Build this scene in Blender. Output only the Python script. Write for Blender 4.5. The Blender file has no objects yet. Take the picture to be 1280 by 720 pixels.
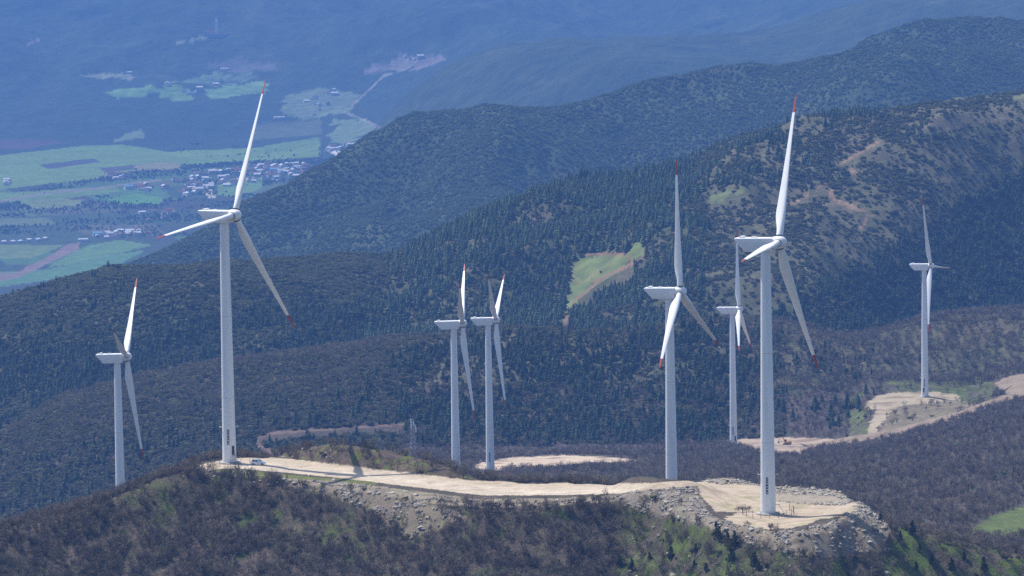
import bpy, bmesh, math, random
import numpy as np
from mathutils import Matrix, Vector

random.seed(7)
rng = np.random.default_rng(11)
scene = bpy.context.scene
col = scene.collection

# ------------------------------------------------------------------ camera, world, sun, exposure
F = 6400.0                      # focal length in pixels of the 1280 px wide photograph (180 mm)
PITCH = math.radians(6.5)
ROLL = math.radians(0.9)
f_ = np.array([0, math.cos(PITCH), -math.sin(PITCH)])
u0 = np.array([0, math.sin(PITCH), math.cos(PITCH)])
ex = np.array([1.0, 0, 0])
R_ = ex * math.cos(ROLL) - u0 * math.sin(ROLL)
U_ = ex * math.sin(ROLL) + u0 * math.cos(ROLL)
cam_d = bpy.data.cameras.new('camera')
cam_d.lens = 180; cam_d.sensor_width = 36; cam_d.clip_start = 1; cam_d.clip_end = 60000
cam = bpy.data.objects.new('camera', cam_d)
col.objects.link(cam)
cam.matrix_world = Matrix(((R_[0], U_[0], -f_[0], 0), (R_[1], U_[1], -f_[1], 0), (R_[2], U_[2], -f_[2], 0), (0, 0, 0, 1)))
scene.camera = cam

SUN_EL = math.radians(56)
SUN_DIR = np.array([-0.74, 0.67, 0]); SUN_DIR /= np.linalg.norm(SUN_DIR)   # horizontal direction towards the sun
world = bpy.data.worlds.new('World'); scene.world = world; world.use_nodes = True
wn = world.node_tree.nodes; wl = world.node_tree.links
bg = wn['Background']; bg.inputs[1].default_value = 0.12
sky = wn.new('ShaderNodeTexSky'); sky.sky_type = 'NISHITA'; sky.sun_disc = False
sky.sun_elevation = SUN_EL
sky.sun_rotation = math.atan2(SUN_DIR[0], SUN_DIR[1])
sky.altitude = 900; sky.dust_density = 2.2
wl.new(sky.outputs[0], bg.inputs[0])
sl = bpy.data.lights.new('sun', 'SUN'); sl.energy = 3.7; sl.angle = math.radians(0.53); sl.color = (1.0, 0.955, 0.89)
sun = bpy.data.objects.new('sun', sl); col.objects.link(sun)
sd = Vector((SUN_DIR[0] * math.cos(SUN_EL), SUN_DIR[1] * math.cos(SUN_EL), math.sin(SUN_EL)))
sun.rotation_euler = sd.to_track_quat('Z', 'Y').to_euler()
sun.location = (0, 1500, 600)
vs = scene.view_settings
vs.view_transform = 'Standard'; vs.look = 'None'; vs.gamma = 1; vs.exposure = 0.6; vs.use_curve_mapping = False
scene.cycles.max_bounces = 4; scene.cycles.diffuse_bounces = 2; scene.cycles.volume_bounces = 1
scene.cycles.transparent_max_bounces = 4
scene.cycles.use_denoising = False

# ------------------------------------------------------------------ helpers
def unproj(px, row, y):
    d = f_[:, None] + R_[:, None] * (np.atleast_1d(px) - 640.0) / F + U_[:, None] * (360.0 - np.atleast_1d(row)) / F
    return (d * (y / d[1])).T
def unproj_z(px, row, z):
    d = f_[:, None] + R_[:, None] * (np.atleast_1d(px) - 640.0) / F + U_[:, None] * (360.0 - np.atleast_1d(row)) / F
    return (d * (z / d[2])).T
def project(x, y, z):
    a = x * R_[0] + y * R_[1] + z * R_[2]; b = x * U_[0] + y * U_[1] + z * U_[2]; c = x * f_[0] + y * f_[1] + z * f_[2]
    return 640 + F * a / c, 360 - F * b / c

def _hash(i, j, s):
    h = (i.astype(np.int64) * 374761393 + j.astype(np.int64) * 668265263 + s * 974634211) & 0xffffffff
    h = ((h ^ (h >> 13)) * 1274126177) & 0xffffffff
    return (h ^ (h >> 16)) & 0xffffffff
def perlin(x, y, seed=0):
    xi = np.floor(x); yi = np.floor(y); xf = x - xi; yf = y - yi
    u = xf * xf * xf * (xf * (xf * 6 - 15) + 10); v = yf * yf * yf * (yf * (yf * 6 - 15) + 10)
    def g(di, dj):
        a = _hash(xi + di, yi + dj, seed) * (2 * math.pi / 4294967296.0)
        return np.cos(a) * (xf - di) + np.sin(a) * (yf - dj)
    n00, n10, n01, n11 = g(0, 0), g(1, 0), g(0, 1), g(1, 1)
    return ((n00 * (1 - u) + n10 * u) * (1 - v) + (n01 * (1 - u) + n11 * u) * v) * 1.5
def fbm(x, y, w, octv=4, seed=0, ridged=False, gain=0.5):
    s = np.zeros(np.broadcast(x, y).shape); a = 1.0; t = 0
    for k in range(octv):
        n = perlin(x / w, y / w, seed + k * 17)
        if ridged: n = 1 - 2 * np.abs(n)
        s += a * n; t += a; a *= gain; w *= 0.5
    return s / t
def sstep(a, b, x):
    t = np.clip((x - a) / (b - a), 0, 1); return t * t * (3 - 2 * t)
def in_poly(px, row, poly):
    inside = np.zeros(px.shape, bool); n = len(poly)
    for i in range(n):
        x1, y1 = poly[i]; x2, y2 = poly[(i + 1) % n]
        if y1 == y2: continue
        c = ((y1 > row) != (y2 > row)) & (px < (x2 - x1) * (row - y1) / (y2 - y1) + x1)
        inside ^= c
    return inside
def line_dist(px, row, pts, ysc=1.0):
    d = np.full(px.shape, 1e9)
    for (x1, y1), (x2, y2) in zip(pts[:-1], pts[1:]):
        y1, y2, r = y1 * ysc, y2 * ysc, row * ysc
        vx, vy = x2 - x1, y2 - y1; L = vx * vx + vy * vy + 1e-9
        t = np.clip(((px - x1) * vx + (r - y1) * vy) / L, 0, 1)
        d = np.minimum(d, np.hypot(px - x1 - t * vx, r - y1 - t * vy))
    return d
def pchip_slopes(X, Y):                      # along axis 0
    h = np.diff(X, axis=0); dl = np.diff(Y, axis=0) / h
    m = np.zeros_like(Y)
    w1 = 2 * h[1:] + h[:-1]; w2 = h[1:] + 2 * h[:-1]
    same = dl[:-1] * dl[1:] > 0
    with np.errstate(divide='ignore', invalid='ignore'):
        mm = (w1 + w2) / (w1 / dl[:-1] + w2 / dl[1:])
    m[1:-1] = np.where(same, mm, 0.0); m[0] = dl[0]; m[-1] = dl[-1]
    return m
def pchip_cols(X, Y, xq):                    # X,Y (k,c); xq (r,) or (r,c)
    m = pchip_slopes(X, Y); k, c = X.shape
    xq = xq[:, None] + np.zeros((1, c)) if xq.ndim == 1 else xq
    idx = np.zeros(xq.shape, int)
    for i in range(1, k - 1): idx += (xq >= X[i][None, :])
    T = lambda A, o: np.take_along_axis(A, idx + o, axis=0)
    x0, x1, y0, y1, m0, m1 = T(X, 0), T(X, 1), T(Y, 0), T(Y, 1), T(m, 0), T(m, 1)
    h = x1 - x0; t = np.clip((xq - x0) / h, 0, 1)
    return (2*t**3-3*t**2+1)*y0 + (t**3-2*t**2+t)*h*m0 + (-2*t**3+3*t**2)*y1 + (t**3-t**2)*h*m1

# ------------------------------------------------------------------ terrain: crest and valley lines laid out in space
PXC = np.arange(-170, 1451, 2.25)            # columns of the fan-shaped survey grid
UC = (PXC - 640.0) / F                       # u = x / y
NC = len(UC)
def curve(pts, zfix=None):
    """(px,row,y) or (px,row) on the level zfix -> y and z along every column"""
    p = np.array(pts, float)
    w = unproj_z(p[:, 0], p[:, 1], zfix) if zfix is not None else np.array([unproj(a, b, c)[0] for a, b, c in p])
    u = w[:, 0] / w[:, 1]; o = np.argsort(u); u, w = u[o], w[o]
    if u[0] > UC[0]: u = np.r_[UC[0] - 1e-4, u]; w = np.vstack([w[0], w])
    if u[-1] < UC[-1]: u = np.r_[u, UC[-1] + 1e-4]; w = np.vstack([w, w[-1]])
    k = u[:, None]
    return pchip_cols(k, w[:, 1][:, None], UC[:, None])[:, 0], pchip_cols(k, w[:, 2][:, None], UC[:, None])[:, 0]
ZP = -226.6
# plateau with road and turbine pad: front lip, then back edge
lip_y, lip_z = curve([(-160,702,1500),(0,669,1510),(50,655,1512),(100,640,1514),(150,624,1516),(185,609,1518),(222,596,1520),(250,589,1521),
    (300,593,1514),(360,600,1503),(430,609,1488),(520,624,1464),(600,635,1444),(700,633,1437),(770,622,1441),(800,616,1440),(845,629,1418),
    (880,646,1395),(905,652,1388),(950,662,1378),(1000,664,1372),(1040,655,1379),(1072,641,1394),(1100,655,1392),(1130,665,1392),
    (1180,677,1392),(1240,690,1392),(1280,698,1392),(1440,738,1392)])
back_y, back_z = curve([(-160,698,1545),(0,664,1545),(50,650,1545),(100,635,1545),(150,619,1545),(185,605,1545),(222,591,1545),(250,579,1548),
    (288,574,1556),(340,573,1558),(440,586,1524),(520,594,1508),(600,602,1493),(700,606,1483),(790,607,1479),(830,606,1477),(880,603,1480),
    (950,609,1464),(1000,613,1456),(1050,620,1441),(1072,631,1416),(1100,650,1415),(1130,661,1415),(1180,673,1415),(1240,687,1415),(1280,695,1415),(1440,734,1415)])
back_y = np.maximum(back_y, lip_y + 12)
foot = (lip_y - 190, lip_z - 76); mid = (lip_y - 60, lip_z - 27); emb = (lip_y - 16, lip_z - 8.5)
by, bz = curve([(330,573,1572),(350,568,1572),(390,559,1574),(440,560,1560),(500,569,1540),(560,583,1522),(592,596,1510),(612,606,1505),(700,609,1500),(790,611,1495),(868,607,1492),(885,603,1490),(905,599,1490),
    (950,607,1480),(1000,611,1472),(1050,619,1457),(1072,632,1434),(1090,645,1430)])
inb = (PXC > 332) & (PXC < 1080); wb = np.interp(PXC, [325, 350, 1060, 1090], [0, 1, 1, 0])
berm_c = (back_y + 14, (back_z - 2.5) * (1 - wb) + wb * bz * (back_y + 14) / by)
d1 = (back_y + 60, back_z - 17)
def zc(pts):                                  # (px, y, z)
    p = np.array(pts, float); return np.interp(PXC, p[:, 0], p[:, 1]), np.interp(PXC, p[:, 0], p[:, 2])
CURVES = [foot, mid, emb, (lip_y, lip_z), (back_y, back_z), berm_c, d1,
  zc([(-170,1728,-300),(150,1728,-292),(300,1728,-288),(600,1728,-279),(840,1728,-274.8),(1000,1728,-276),(1150,1728,-283),(1300,1728,-291),(1450,1728,-300)]),
  zc([(-170,2067,-348),(150,2067,-337),(300,2067,-336),(560,2067,-328),(600,2067,-325),(840,2067,-319),(1000,2067,-318),(1150,2067,-320),(1300,2067,-322),(1450,2067,-325)]),
  curve([(-160,735,2480),(0,705,2480),(150,690,2480),(300,660,2470),(420,628,2450),(520,600,2420),(570,594,2440),(613,591,2499),(700,585,2520),(840,584,2540),
         (930,578,2520),(1000,574,2480),(1060,567,2470),(1120,558,2480),(1200,548,2480),(1280,540,2480),(1440,530,2480)]),
  curve([(-160,705,2830),(0,670,2830),(150,640,2820),(300,600,2800),(400,578,2790),(500,572,2780),(600,574,2660),(700,570,2680),(800,571,2700),(917,556.1,2820),
         (985,556,2800),(1050,556,2760),(1090,545,2780),(1120,534,2800),(1156,513,2880),(1200,510,2860),(1280,490,2900),(1440,470,2900)]),
  curve([(-160,690,2870),(0,655,2870),(150,627,2860),(300,585,2850),(400,566,2850),(500,563,2850),(600,562,2850),(700,560,2850),(800,558,2850),(917,553,2865),
         (985,549,2860),(1050,541,2870),(1090,500,2925),(1120,495,2940),(1156,494.5,2950),(1200,492,2960),(1280,475,2960),(1440,460,2960)]),
  # crest of the near ridge
  curve([(-160,592,3080),(0,545,3080),(60,514,3085),(130,489,3090),(200,471,3095),(290,452,3100),(400,438,3110),(500,426,3120),(560,419,3130),(640,412,3140),
         (720,413,3145),(770,415,3150),(840,404,3160),(900,398,3170),(960,402,3170),(1010,408,3170),(1060,420,3180),(1100,415,3200),(1130,405,3230),(1200,392,3260),(1280,386,3280),(1440,375,3300)]),
  ]
L2y, L2z = CURVES[-1]
crest_L4 = curve([(-160,400,3850),(0,373,3850),(50,359,3855),(110,343,3860),(160,334,3865),(250,333,3870),(330,326,3880),(420,320,3900),(480,322,3930),(520,306,3970),
         (560,287,4010),(620,259,4060),(700,232,4120),(760,221,4150),(850,205,4200),(880,192,4210),(910,176,4220),(960,163,4240),(1050,148,4270),(1130,134,4300),(1200,124,4330),(1280,114,4360),(1440,98,4400)])
CURVES += [(L2y + 190, L2z - 42), (L2y + 330, L2z - 52), crest_L4, (crest_L4[0] + 500, crest_L4[1] - 120)]
CURVES += [zc([(-170,5300,-760),(200,5300,-720),(450,5300,-640),(700,5400,-600),(1000,5500,-560),(1450,5600,-520)])]
crest_L5 = curve([(-160,470,6300),(0,415,6300),(80,375,6300),(120,350,6300),(150,334,6300),(200,314,6310),(250,289,6330),(310,249,6360),(360,229,6400),(420,194,6450),(480,159,6500),
         (530,140,6560),(600,132,6640),(700,134,6750),(750,124,6800),(820,106,6880),(900,97,6950),(960,92,6980),(1010,80,7000),(1060,62,7030),(1100,42,7060),(1160,24,7100),(1220,22,7150),(1280,25,7150),(1440,20,7200)])
CURVES += [crest_L5, zc([(-170,7500,-1000),(300,7550,-1000),(460,7700,-985),(700,8000,-880),(1000,8300,-760),(1450,8500,-680)]),
  zc([(-170,9000,-1000),(300,9000,-1000),(400,9000,-1000),(600,9000,-910),(1000,9000,-790),(1450,9100,-700)]),
  curve([(-160,252,10500),(0,249,10500),(200,245,10500),(330,243,10500),(400,240,10500),(440,205,10500),(480,165,10500),(520,138,10500),(600,108,10500),(680,86,10500),(760,74,10500),(860,60,10400),(950,38,10300),(1050,12,10200),(1150,-8,10100),(1440,-40,10000)]),
  curve([(-160,181,12300),(0,180,12300),(200,178,12300),(330,176,12200),(420,172,12000),(520,150,11800),(600,130,11700),(700,95,11700),(860,75,11700),(1440,-20,11700)]),
  curve([(-160,104,13300),(0,102,13300),(200,100,13300),(330,96,13300),(450,94,13200),(560,80,13100),(700,52,13100),(860,40,13100),(1000,5,13100),(1440,-60,13100)]),
  curve([(-160,0,14500),(0,2,14500),(200,0,14500),(330,0,14500),(560,-5,14500),(700,-15,14500),(1440,-110,14500)]),
  curve([(-160,-120,16200),(400,-120,16200),(1440,-190,16200)])]
KY = np.array([c[0] for c in CURVES]); KZ = np.array([c[1] for c in CURVES])
for i in range(1, len(KY)): KY[i] = np.maximum(KY[i], KY[i - 1] + 4)
YR = np.concatenate([np.arange(1180, 1330, 3.0), np.arange(1330, 1560, 0.7), np.arange(1560, 1640, 1.6), np.arange(1640, 2400, 9.0),
                     np.arange(2400, 3000, 3.2), np.arange(3000, 3340, 3.5), np.arange(3340, 3560, 12), np.arange(3560, 4440, 5.0),
                     np.arange(4440, 5500, 40), np.arange(5500, 7250, 12), np.arange(7250, 8400, 40), np.arange(8400, 14600, 22), np.arange(14600, 16201, 80)])
NR = len(YR)
Z = pchip_cols(KY, KZ, YR)
Y = YR[:, None] + np.zeros((1, NC)); X = Y * UC[None, :]
PX0, ROW0 = project(X, Y, Z)

# spurs, gullies, berms: ridges of a given height and width along lines in space
def wl_(pts):                                 # polyline of (px,row,y) -> xy
    return [tuple(unproj(a, b, c)[0][:2]) for a, b, c in pts]
def ridge(pts, h, w, wy=None):
    global Z
    P = wl_(pts); ys = [p[1] for p in P]
    r = (YR > min(ys) - 4 * w - 5) & (YR < max(ys) + 4 * w + 5)
    d = line_dist(X[r], Y[r], P)
    Z[r] += h * np.exp(-(d / w) ** 2)
ridge([(795,620,1455),(825,615,1450),(858,618,1446)], 3.2, 8)                                                       # stony knoll
ridge([(730,400,3560),(800,352,3720),(860,312,3850),(930,285,3930),(1010,245,4050)], 36, 75)
ridge([(708,398,3560),(716,365,3660),(740,335,3760)], -20, 45)
ridge([(1010,400,3560),(1070,330,3720),(1150,262,3900),(1220,215,4040),(1300,195,4120)], 44, 85)
ridge([(1150,400,3600),(1230,300,3800),(1320,240,3960)], -36, 80)
ridge([(880,300,3930),(930,235,4060),(960,200,4130)], -10, 50)
ridge([(520,330,3860),(600,310,3900),(680,270,4000)], 10, 45); ridge([(560,360,3740),(640,345,3790),(690,330,3830)], 12, 40)
ridge([(180,400,3690),(280,380,3740),(380,360,3780)], 9, 40)
ridge([(220,325,6000),(330,258,6200),(420,237,6260),(520,231,6330),(640,205,6420),(740,165,6500)], 58, 105)
ridge([(300,300,6000),(420,262,6130),(520,255,6180)], -34, 90)
ridge([(660,240,6150),(760,190,6350),(850,150,6500),(960,125,6600)], 58, 115); ridge([(900,170,6300),(1000,120,6600),(1100,80,6800),(1200,60,6850)], 60, 130)
ridge([(1060,140,6250),(1180,110,6500),(1300,70,6700)], 52, 115)
ridge([(560,118,10350),(650,120,9900),(740,112,9600)], 75, 190); ridge([(780,85,10100),(880,110,9500),(980,95,9200)], 90, 230)
ridge([(100,150,12700),(170,128,12950),(240,140,12800)], 28, 200); ridge([(190,150,12500),(300,135,12700),(380,140,12600)], 24, 180)
ridge([(0,70,13700),(200,60,13900),(330,62,13900)], 30, 260); ridge([(330,20,14200),(420,60,13700),(480,90,13300)], 55, 220); ridge([(560,10,14100),(620,45,13400)], 60, 240)

# natural relief
zone_near = (YR < 1650)[:, None]
onplat = sstep(-3, 5, Y - lip_y[None]) * (1 - sstep(-4, 6, Y - back_y[None])) * ((PX0 > 246) & (PX0 < 1078))
rough = np.where(zone_near, 1 - 0.93 * onplat, 0)
rN = YR < 1650
Z[rN] += rough[rN] * (1.2 * fbm(X[rN], Y[rN], 26, 3, 1) + 0.75 * fbm(X[rN], Y[rN], 5.5, 3, 5) * (Y[rN] < back_y + 30))
Z[rN] += (1 - rough[rN]) * 0.10 * fbm(X[rN], Y[rN], 9, 3, 6)
rM = (YR >= 1650) & (YR < 3000); f1 = sstep(1650, 1800, Y[rM]); Z[rM] += f1 * (2.6 * fbm(X[rM], Y[rM], 95, 4, 21))
rM = (YR >= 3000) & (YR < 5500)
Z[rM] += sstep(3000, 3060, Y[rM]) * (25 * (fbm(X[rM], Y[rM] * 0.8, 230, 5, 31, True) - .4) * (1 - np.exp(-((Y[rM] - L2y) / 60) ** 2) * .7) * (1 - np.exp(-((Y[rM] - crest_L4[0]) / 90) ** 2) * .75))
rF = (YR >= 5500) & (YR < 7500); Z[rF] += 66 * (fbm(X[rF], Y[rF] * 0.7, 480, 5, 41, True) - .4) * (1 - np.exp(-((Y[rF] - crest_L5[0]) / 160) ** 2) * .6) * (1 - sstep(7250, 7500, Y[rF]))
rV = YR >= 7500
hilly = np.clip(sstep(-960, -860, Z) + sstep(12500, 13400, Y), 0, 1)
Z[rV] += (4 + (46 + 70 * sstep(12200, 13200, Y[rV])) * hilly[rV]) * fbm(X[rV], Y[rV] * 0.7, 900, 5, 51, True) - 30 * hilly[rV]

# bring the crest lines back to their surveyed height
CREST_ROWS = []
def fix_crest(cr, front, behind, wy, look):
    yc, zc_ = cr; _, want = project(yc * UC, yc, zc_)
    _, rw = project(X, Y, Z)
    dlt = np.zeros(NC)
    for i in range(NC):
        r = (YR > yc[i] - look) & (YR < yc[i] + wy * .8)
        dlt[i] = rw[r, i].min() - want[i]
    k = np.exp(-(np.arange(-24, 25) / 9.0) ** 2); k /= k.sum(); dlt = np.convolve(np.pad(dlt, 24, 'edge'), k, 'valid')
    dz = dlt * yc / F
    w = sstep(-front, -wy * .6, Y - yc[None]) * (1 - sstep(wy, behind, Y - yc[None]))
    return w * dz[None]
Z = Z + fix_crest((L2y, L2z), 150, 230, 60, 100)
Z = Z + fix_crest(crest_L4, 420, 520, 120, 260)
Z = Z + fix_crest(crest_L5, 1100, 700, 330, 900)
# level benches at the turbine feet
TURB = {  # x, y, foot z, axis yaw (deg), rotor phase (deg)
 1: (-161.1, 2067.1, -337.1, 86.1, 51.5), 2: (-87.0, 1545.9, -228.3, 58.8, 26.8), 3: (-26.4, 2275.4, -350.8, 89.0, 60.5), 4: (-12.1, 2499.4, -376.4, 84.7, 67.1),
 5: (121.9, 2820.4, -411.1, 82.6, 6.4), 6: (53.4, 1727.9, -274.8, 72.7, 2.2), 7: (70.4, 1410.4, -225.0, 71.3, 29.6), 8: (237.8, 2934.2, -401.2, 73.0, 338.4)}
for k, (tx, ty, tz, a, b) in TURB.items():
    d = np.hypot(X - tx, Y - ty); r = {7: 16, 2: 11}.get(k, 14)
    w = 1 - sstep(r * .45, r * 1.5, d)
    Z = Z * (1 - w) + (tz - 0.15) * w
PX, ROW = project(X, Y, Z)
runmin = np.minimum.accumulate(ROW, axis=0)
VIS = ROW <= runmin + 14

UC0, DU = UC[0], UC[1] - UC[0]
def ground(x, y):
    x = np.asarray(x, float); y = np.asarray(y, float)
    c = np.clip((x / y - UC0) / DU, 0, NC - 1.001); r = np.clip(np.interp(y, YR, np.arange(NR)), 0, NR - 1.001)
    ci = c.astype(int); ri = r.astype(int); cf = c - ci; rf = r - ri
    return (Z[ri, ci] * (1 - cf) + Z[ri, ci + 1] * cf) * (1 - rf) + (Z[ri + 1, ci] * (1 - cf) + Z[ri + 1, ci + 1] * cf) * rf
def sample(A, x, y):
    c = np.clip(np.round((x / y - UC0) / DU), 0, NC - 1).astype(int); r = np.clip(np.round(np.interp(y, YR, np.arange(NR))), 0, NR - 1).astype(int)
    return A[r, c]
def pick(px, row, ylo, yhi):
    """the visible ground point under a direction, between two distances"""
    c = int(np.argmin(np.abs(PXC - px))); best = None
    for dc in range(-8, 9):
        cc = min(max(c + dc, 0), NC - 1)
        r = np.where((YR > ylo) & (YR < yhi))[0]
        e = np.abs(ROW[r, cc] - row) + np.abs(PX[r, cc] - px)
        k = r[int(np.argmin(e))]
        if best is None or e.min() < best[0]: best = (e.min(), X[k, cc], Y[k, cc], Z[k, cc])
    return best[1:]

# ------------------------------------------------------------------ ground cover maps
def lerp(a, b, t): return a * (1 - t[..., None]) + np.array(b) * t[..., None]
def wob(w, s): return fbm(X, Y, w, 3, s)
COLR = np.zeros((NR, NC, 3)); 
def rr(a, b): return (Y >= a) & (Y < b)
n1 = np.where(Y < 1700, 0, 0.0)
near = YR < 1700
def zone_color(rows, base, alt, w, seed, amt=1.0, third=None):
    x, y = X[rows], Y[rows]
    t = sstep(-.25, .3, fbm(x, y, w, 4, seed)) * amt
    c = lerp(np.zeros(x.shape + (3,)) + np.array(base), alt, t)
    if third is not None: c = lerp(c, third, sstep(.12, .38, fbm(x, y, w * .6, 4, seed + 9)))
    COLR[rows] = c
zone_color(YR < 1700, (.085, .068, .054), (.068, .058, .042), 14, 60, 1, (.052, .068, .022))
zone_color((YR >= 1700) & (YR < 3000), (.085, .066, .058), (.068, .058, .046), 60, 70, 1, (.062, .074, .028))
zone_color((YR >= 3000) & (YR < 3400), (.100, .090, .058), (.080, .080, .043), 60, 80, 1)
zone_color((YR >= 3400) & (YR < 5000), (.078, .076, .044), (.060, .070, .034), 80, 90, 1, (.105, .092, .060))
zone_color((YR >= 5000) & (YR < 7500), (.044, .060, .028), (.036, .050, .024), 160, 100, 1, (.056, .064, .032))
zone_color((YR >= 7500), (.036, .052, .028), (.026, .040, .022), 300, 110, 1, (.050, .060, .036))
# green front slopes of the near hill
m = near[:, None] & (Y < lip_y + 3)
gmask = np.clip(.75 * sstep(880, 930, PX) * (1 - sstep(1060, 1100, PX)) * sstep(676, 692, ROW) + sstep(760, 820, PX) * (1 - sstep(890, 930, PX)) + sstep(1085, 1120, PX) + np.exp(-((PX - 195) / 28) ** 2 - ((ROW - 622) / 20) ** 2) + 0.9 * np.exp(-((PX - 405) / 45) ** 2 - ((ROW - 668) / 16) ** 2), 0, 1)
g = gmask * sstep(-.25, .15, fbm(X, Y, 7, 4, 123)) * m
COLR = COLR * (1 - g[..., None]) + np.array((.075, .105, .022)) * g[..., None]
rng_ = sstep(-.1, .3, fbm(X, Y, 3.5, 2, 131)) * gmask * m * .55
COLR = COLR * (1 - rng_[..., None]) + np.array((.07, .062, .04)) * rng_[..., None]
# the strip of grass beside the road
g = in_poly(PX + 4 * fbm(X, Y, 5, 2, 14), ROW, [(262,588),(300,587),(340,591),(400,597),(470,601),(470,606),(400,606),(330,599),(280,594)]) & near[:, None]
COLR[g] = (.115, .125, .04)
berm = near[:, None] & (Y > back_y + 2) & (PX > 335) & (PX < 600)
t = sstep(.0, .35, fbm(X, Y, 5, 3, 15)) * berm
COLR = lerp(COLR * (1 - .0), (.10, .075, .055), berm * .7); COLR = COLR * (1 - t[..., None]) + np.array((.10, .115, .03)) * t[..., None]

nz = fbm(X[YR < 3200], Y[YR < 3200], 6, 4, 200, gain=.7) * 1.4; NZ = np.zeros_like(X); NZ[YR < 3200] = nz
def region(poly, ylo, yhi, jit=3.0):
    return in_poly(PX + jit * NZ, ROW + jit * .5 * NZ, poly) & (Y > ylo) & (Y < yhi)
LBL = np.zeros((NR, NC), int)
ROADPOLY = [(246,582),(288,573),(345,571),(440,583),(520,592),(600,601),(700,604),(800,604),(872,600),(872,607),(812,612),(770,617),(700,619),(600,619),(520,609),(430,598),(360,591),(300,586),(262,587)]
m_road = region(ROADPOLY, 1380, 1600, 2.0) & (Y < back_y + 3)
m_terr = region([(962,600),(1050,608),(1080,626),(1050,632),(1010,631),(968,627)], 1400, 1500, 3) & (Y < back_y + 6)
m_pad = ~m_terr & region([(868,600),(900,606),(950,604),(1000,608),(1050,616),(1072,630),(1060,642),(1022,651),(990,660),(950,661),(915,654),(905,648),(925,641),(895,640),(878,622)], 1360, 1500, 4.5) & (Y < back_y + 4)
verge = region([(330,596),(430,602),(520,614),(600,624),(700,623),(772,619),(790,618),(772,626),(700,631),(600,635),(540,630),(470,617),(400,607)], 1380, 1600, 4) & ~m_road
bank = region([(878,640),(905,651),(950,661),(1010,663),(1062,641),(1086,630),(1116,664),(1108,690),(1060,697),(1000,694),(940,681),(890,662)], 1300, 1450, 7) & ~m_pad
bank2 = region([(430,606),(520,626),(555,636),(585,646),(555,662),(510,676),(485,655),(440,630),(350,604)], 1400, 1500, 6) & ~m_road & ~verge
knoll = region([(770,622),(800,607),(868,605),(885,640),(900,660),(850,650),(800,640)], 1380, 1470, 5) & ~m_pad & ~m_road
pad_rim = (region([(960,600),(1050,608),(1090,625),(1095,650),(1060,640),(1068,628)], 1380, 1500, 4) | region([(868,600),(885,594),(910,592),(960,600),(1060,610),(1060,622),(950,616),(880,610)], 1440, 1510, 3)) & ~m_pad
def blend(mask, c, amt=1.0):
    global COLR
    COLR[mask] = COLR[mask] * (1 - amt) + np.array(c) * amt
blend(verge, (.27, .228, .168), .9); t = verge * sstep(-.1, .3, fbm(X, Y * 2.5, 9, 4, 205)) * .65; COLR = COLR * (1 - t[..., None]) + np.array((.15, .12, .085)) * t[..., None]; blend(bank, (.235, .195, .145), .92); blend(bank2, (.195, .16, .12), .85); blend(knoll, (.235, .20, .16), .8); blend(pad_rim | m_terr, (.31, .265, .20), .9)
blend(region([(770,608),(800,598),(865,594),(880,602),(868,606),(800,609)], 1462, 1580, 3), (.27, .23, .175), .9)
t = sstep(.05, .4, fbm(X, Y, 6, 3, 211)) * (verge | bank2) * .7; COLR = COLR * (1 - t[..., None]) + np.array((.17, .16, .085)) * t[..., None]
t = sstep(.1, .4, fbm(X, Y, 5, 3, 215)) * bank * .8; COLR = COLR * (1 - t[..., None]) + np.array((.10, .09, .06)) * t[..., None]
blend(m_road, (.43, .355, .26)); blend(m_pad, (.42, .34, .25))
# wheel tracks and worn strips along the road
rut = line_dist(PX, ROW, [(300,581),(430,592),(520,603),(600,613),(700,616),(800,612)], 2.0)
t = np.exp(-(rut / 9) ** 2) * m_road * .75; COLR = COLR * (1 - t[..., None]) + np.array((.60, .52, .41)) * t[..., None]
for off in (2.2, 6.0):
    t = np.exp(-((rut - off) / .9) ** 2) * m_road * .6 * sstep(-.5, .1, fbm(X, Y, 12, 2, 228)); COLR = COLR * (1 - t[..., None]) + np.array((.27, .21, .15)) * t[..., None]
for pts in ([(878,606),(900,622),(935,646),(965,655),(1020,650),(1062,638)], [(884,605),(910,620),(940,640),(970,650),(1030,641)], [(880,610),(930,622),(975,634),(1040,636)]):
    t = np.exp(-(line_dist(PX + 2 * NZ, ROW, pts, 2.0) / 1.3) ** 2) * m_pad * .55; COLR = COLR * (1 - t[..., None]) + np.array((.25, .195, .135)) * t[..., None]
t = sstep(.1, .45, fbm(X * .35, Y, 5, 3, 230)) * (m_road | m_pad) * .7; COLR = COLR * (1 - t[..., None]) + np.array((.36, .285, .20)) * t[..., None]
t = sstep(.0, .4, fbm(X, Y, 7, 4, 233)) * m_pad * .7; COLR = COLR * (1 - t[..., None]) + np.array((.30, .27, .15)) * t[..., None]
# clearings and tracks further off
c3 = region([(588,588),(600,579),(640,572),(700,569),(760,571),(812,577),(770,583),(700,585),(640,587),(605,593)], 2380, 2840, 4)
c5 = region([(893,554),(925,549),(985,546),(1040,549),(1058,553),(1015,561),(1000,571),(968,571),(930,560)], 2500, 3000, 4)
c8 = region([(1080,508),(1096,494),(1125,490),(1165,490),(1197,493),(1200,500),(1160,504),(1128,507),(1112,516),(1102,530),(1096,542),(1084,541),(1088,525),(1097,512),(1082,512)], 2600, 3100, 4)
trk = ((line_dist(PX + 2 * NZ, ROW, [(1004,562),(1060,550),(1120,540),(1160,529),(1200,518),(1240,503),(1300,483)]) < 4.0) | region([(1240,480),(1262,470),(1300,464),(1300,486),(1258,492)], 2500, 3200)) & (Y > 2560) & (Y < 3150)
trk2 = (line_dist(PX + 2 * NZ, ROW, [(340,566),(320,554),(322,547),(345,541),(400,537),(450,534),(505,530)]) < 1.5) & (Y > 2800) & (Y < 3150)
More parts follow.
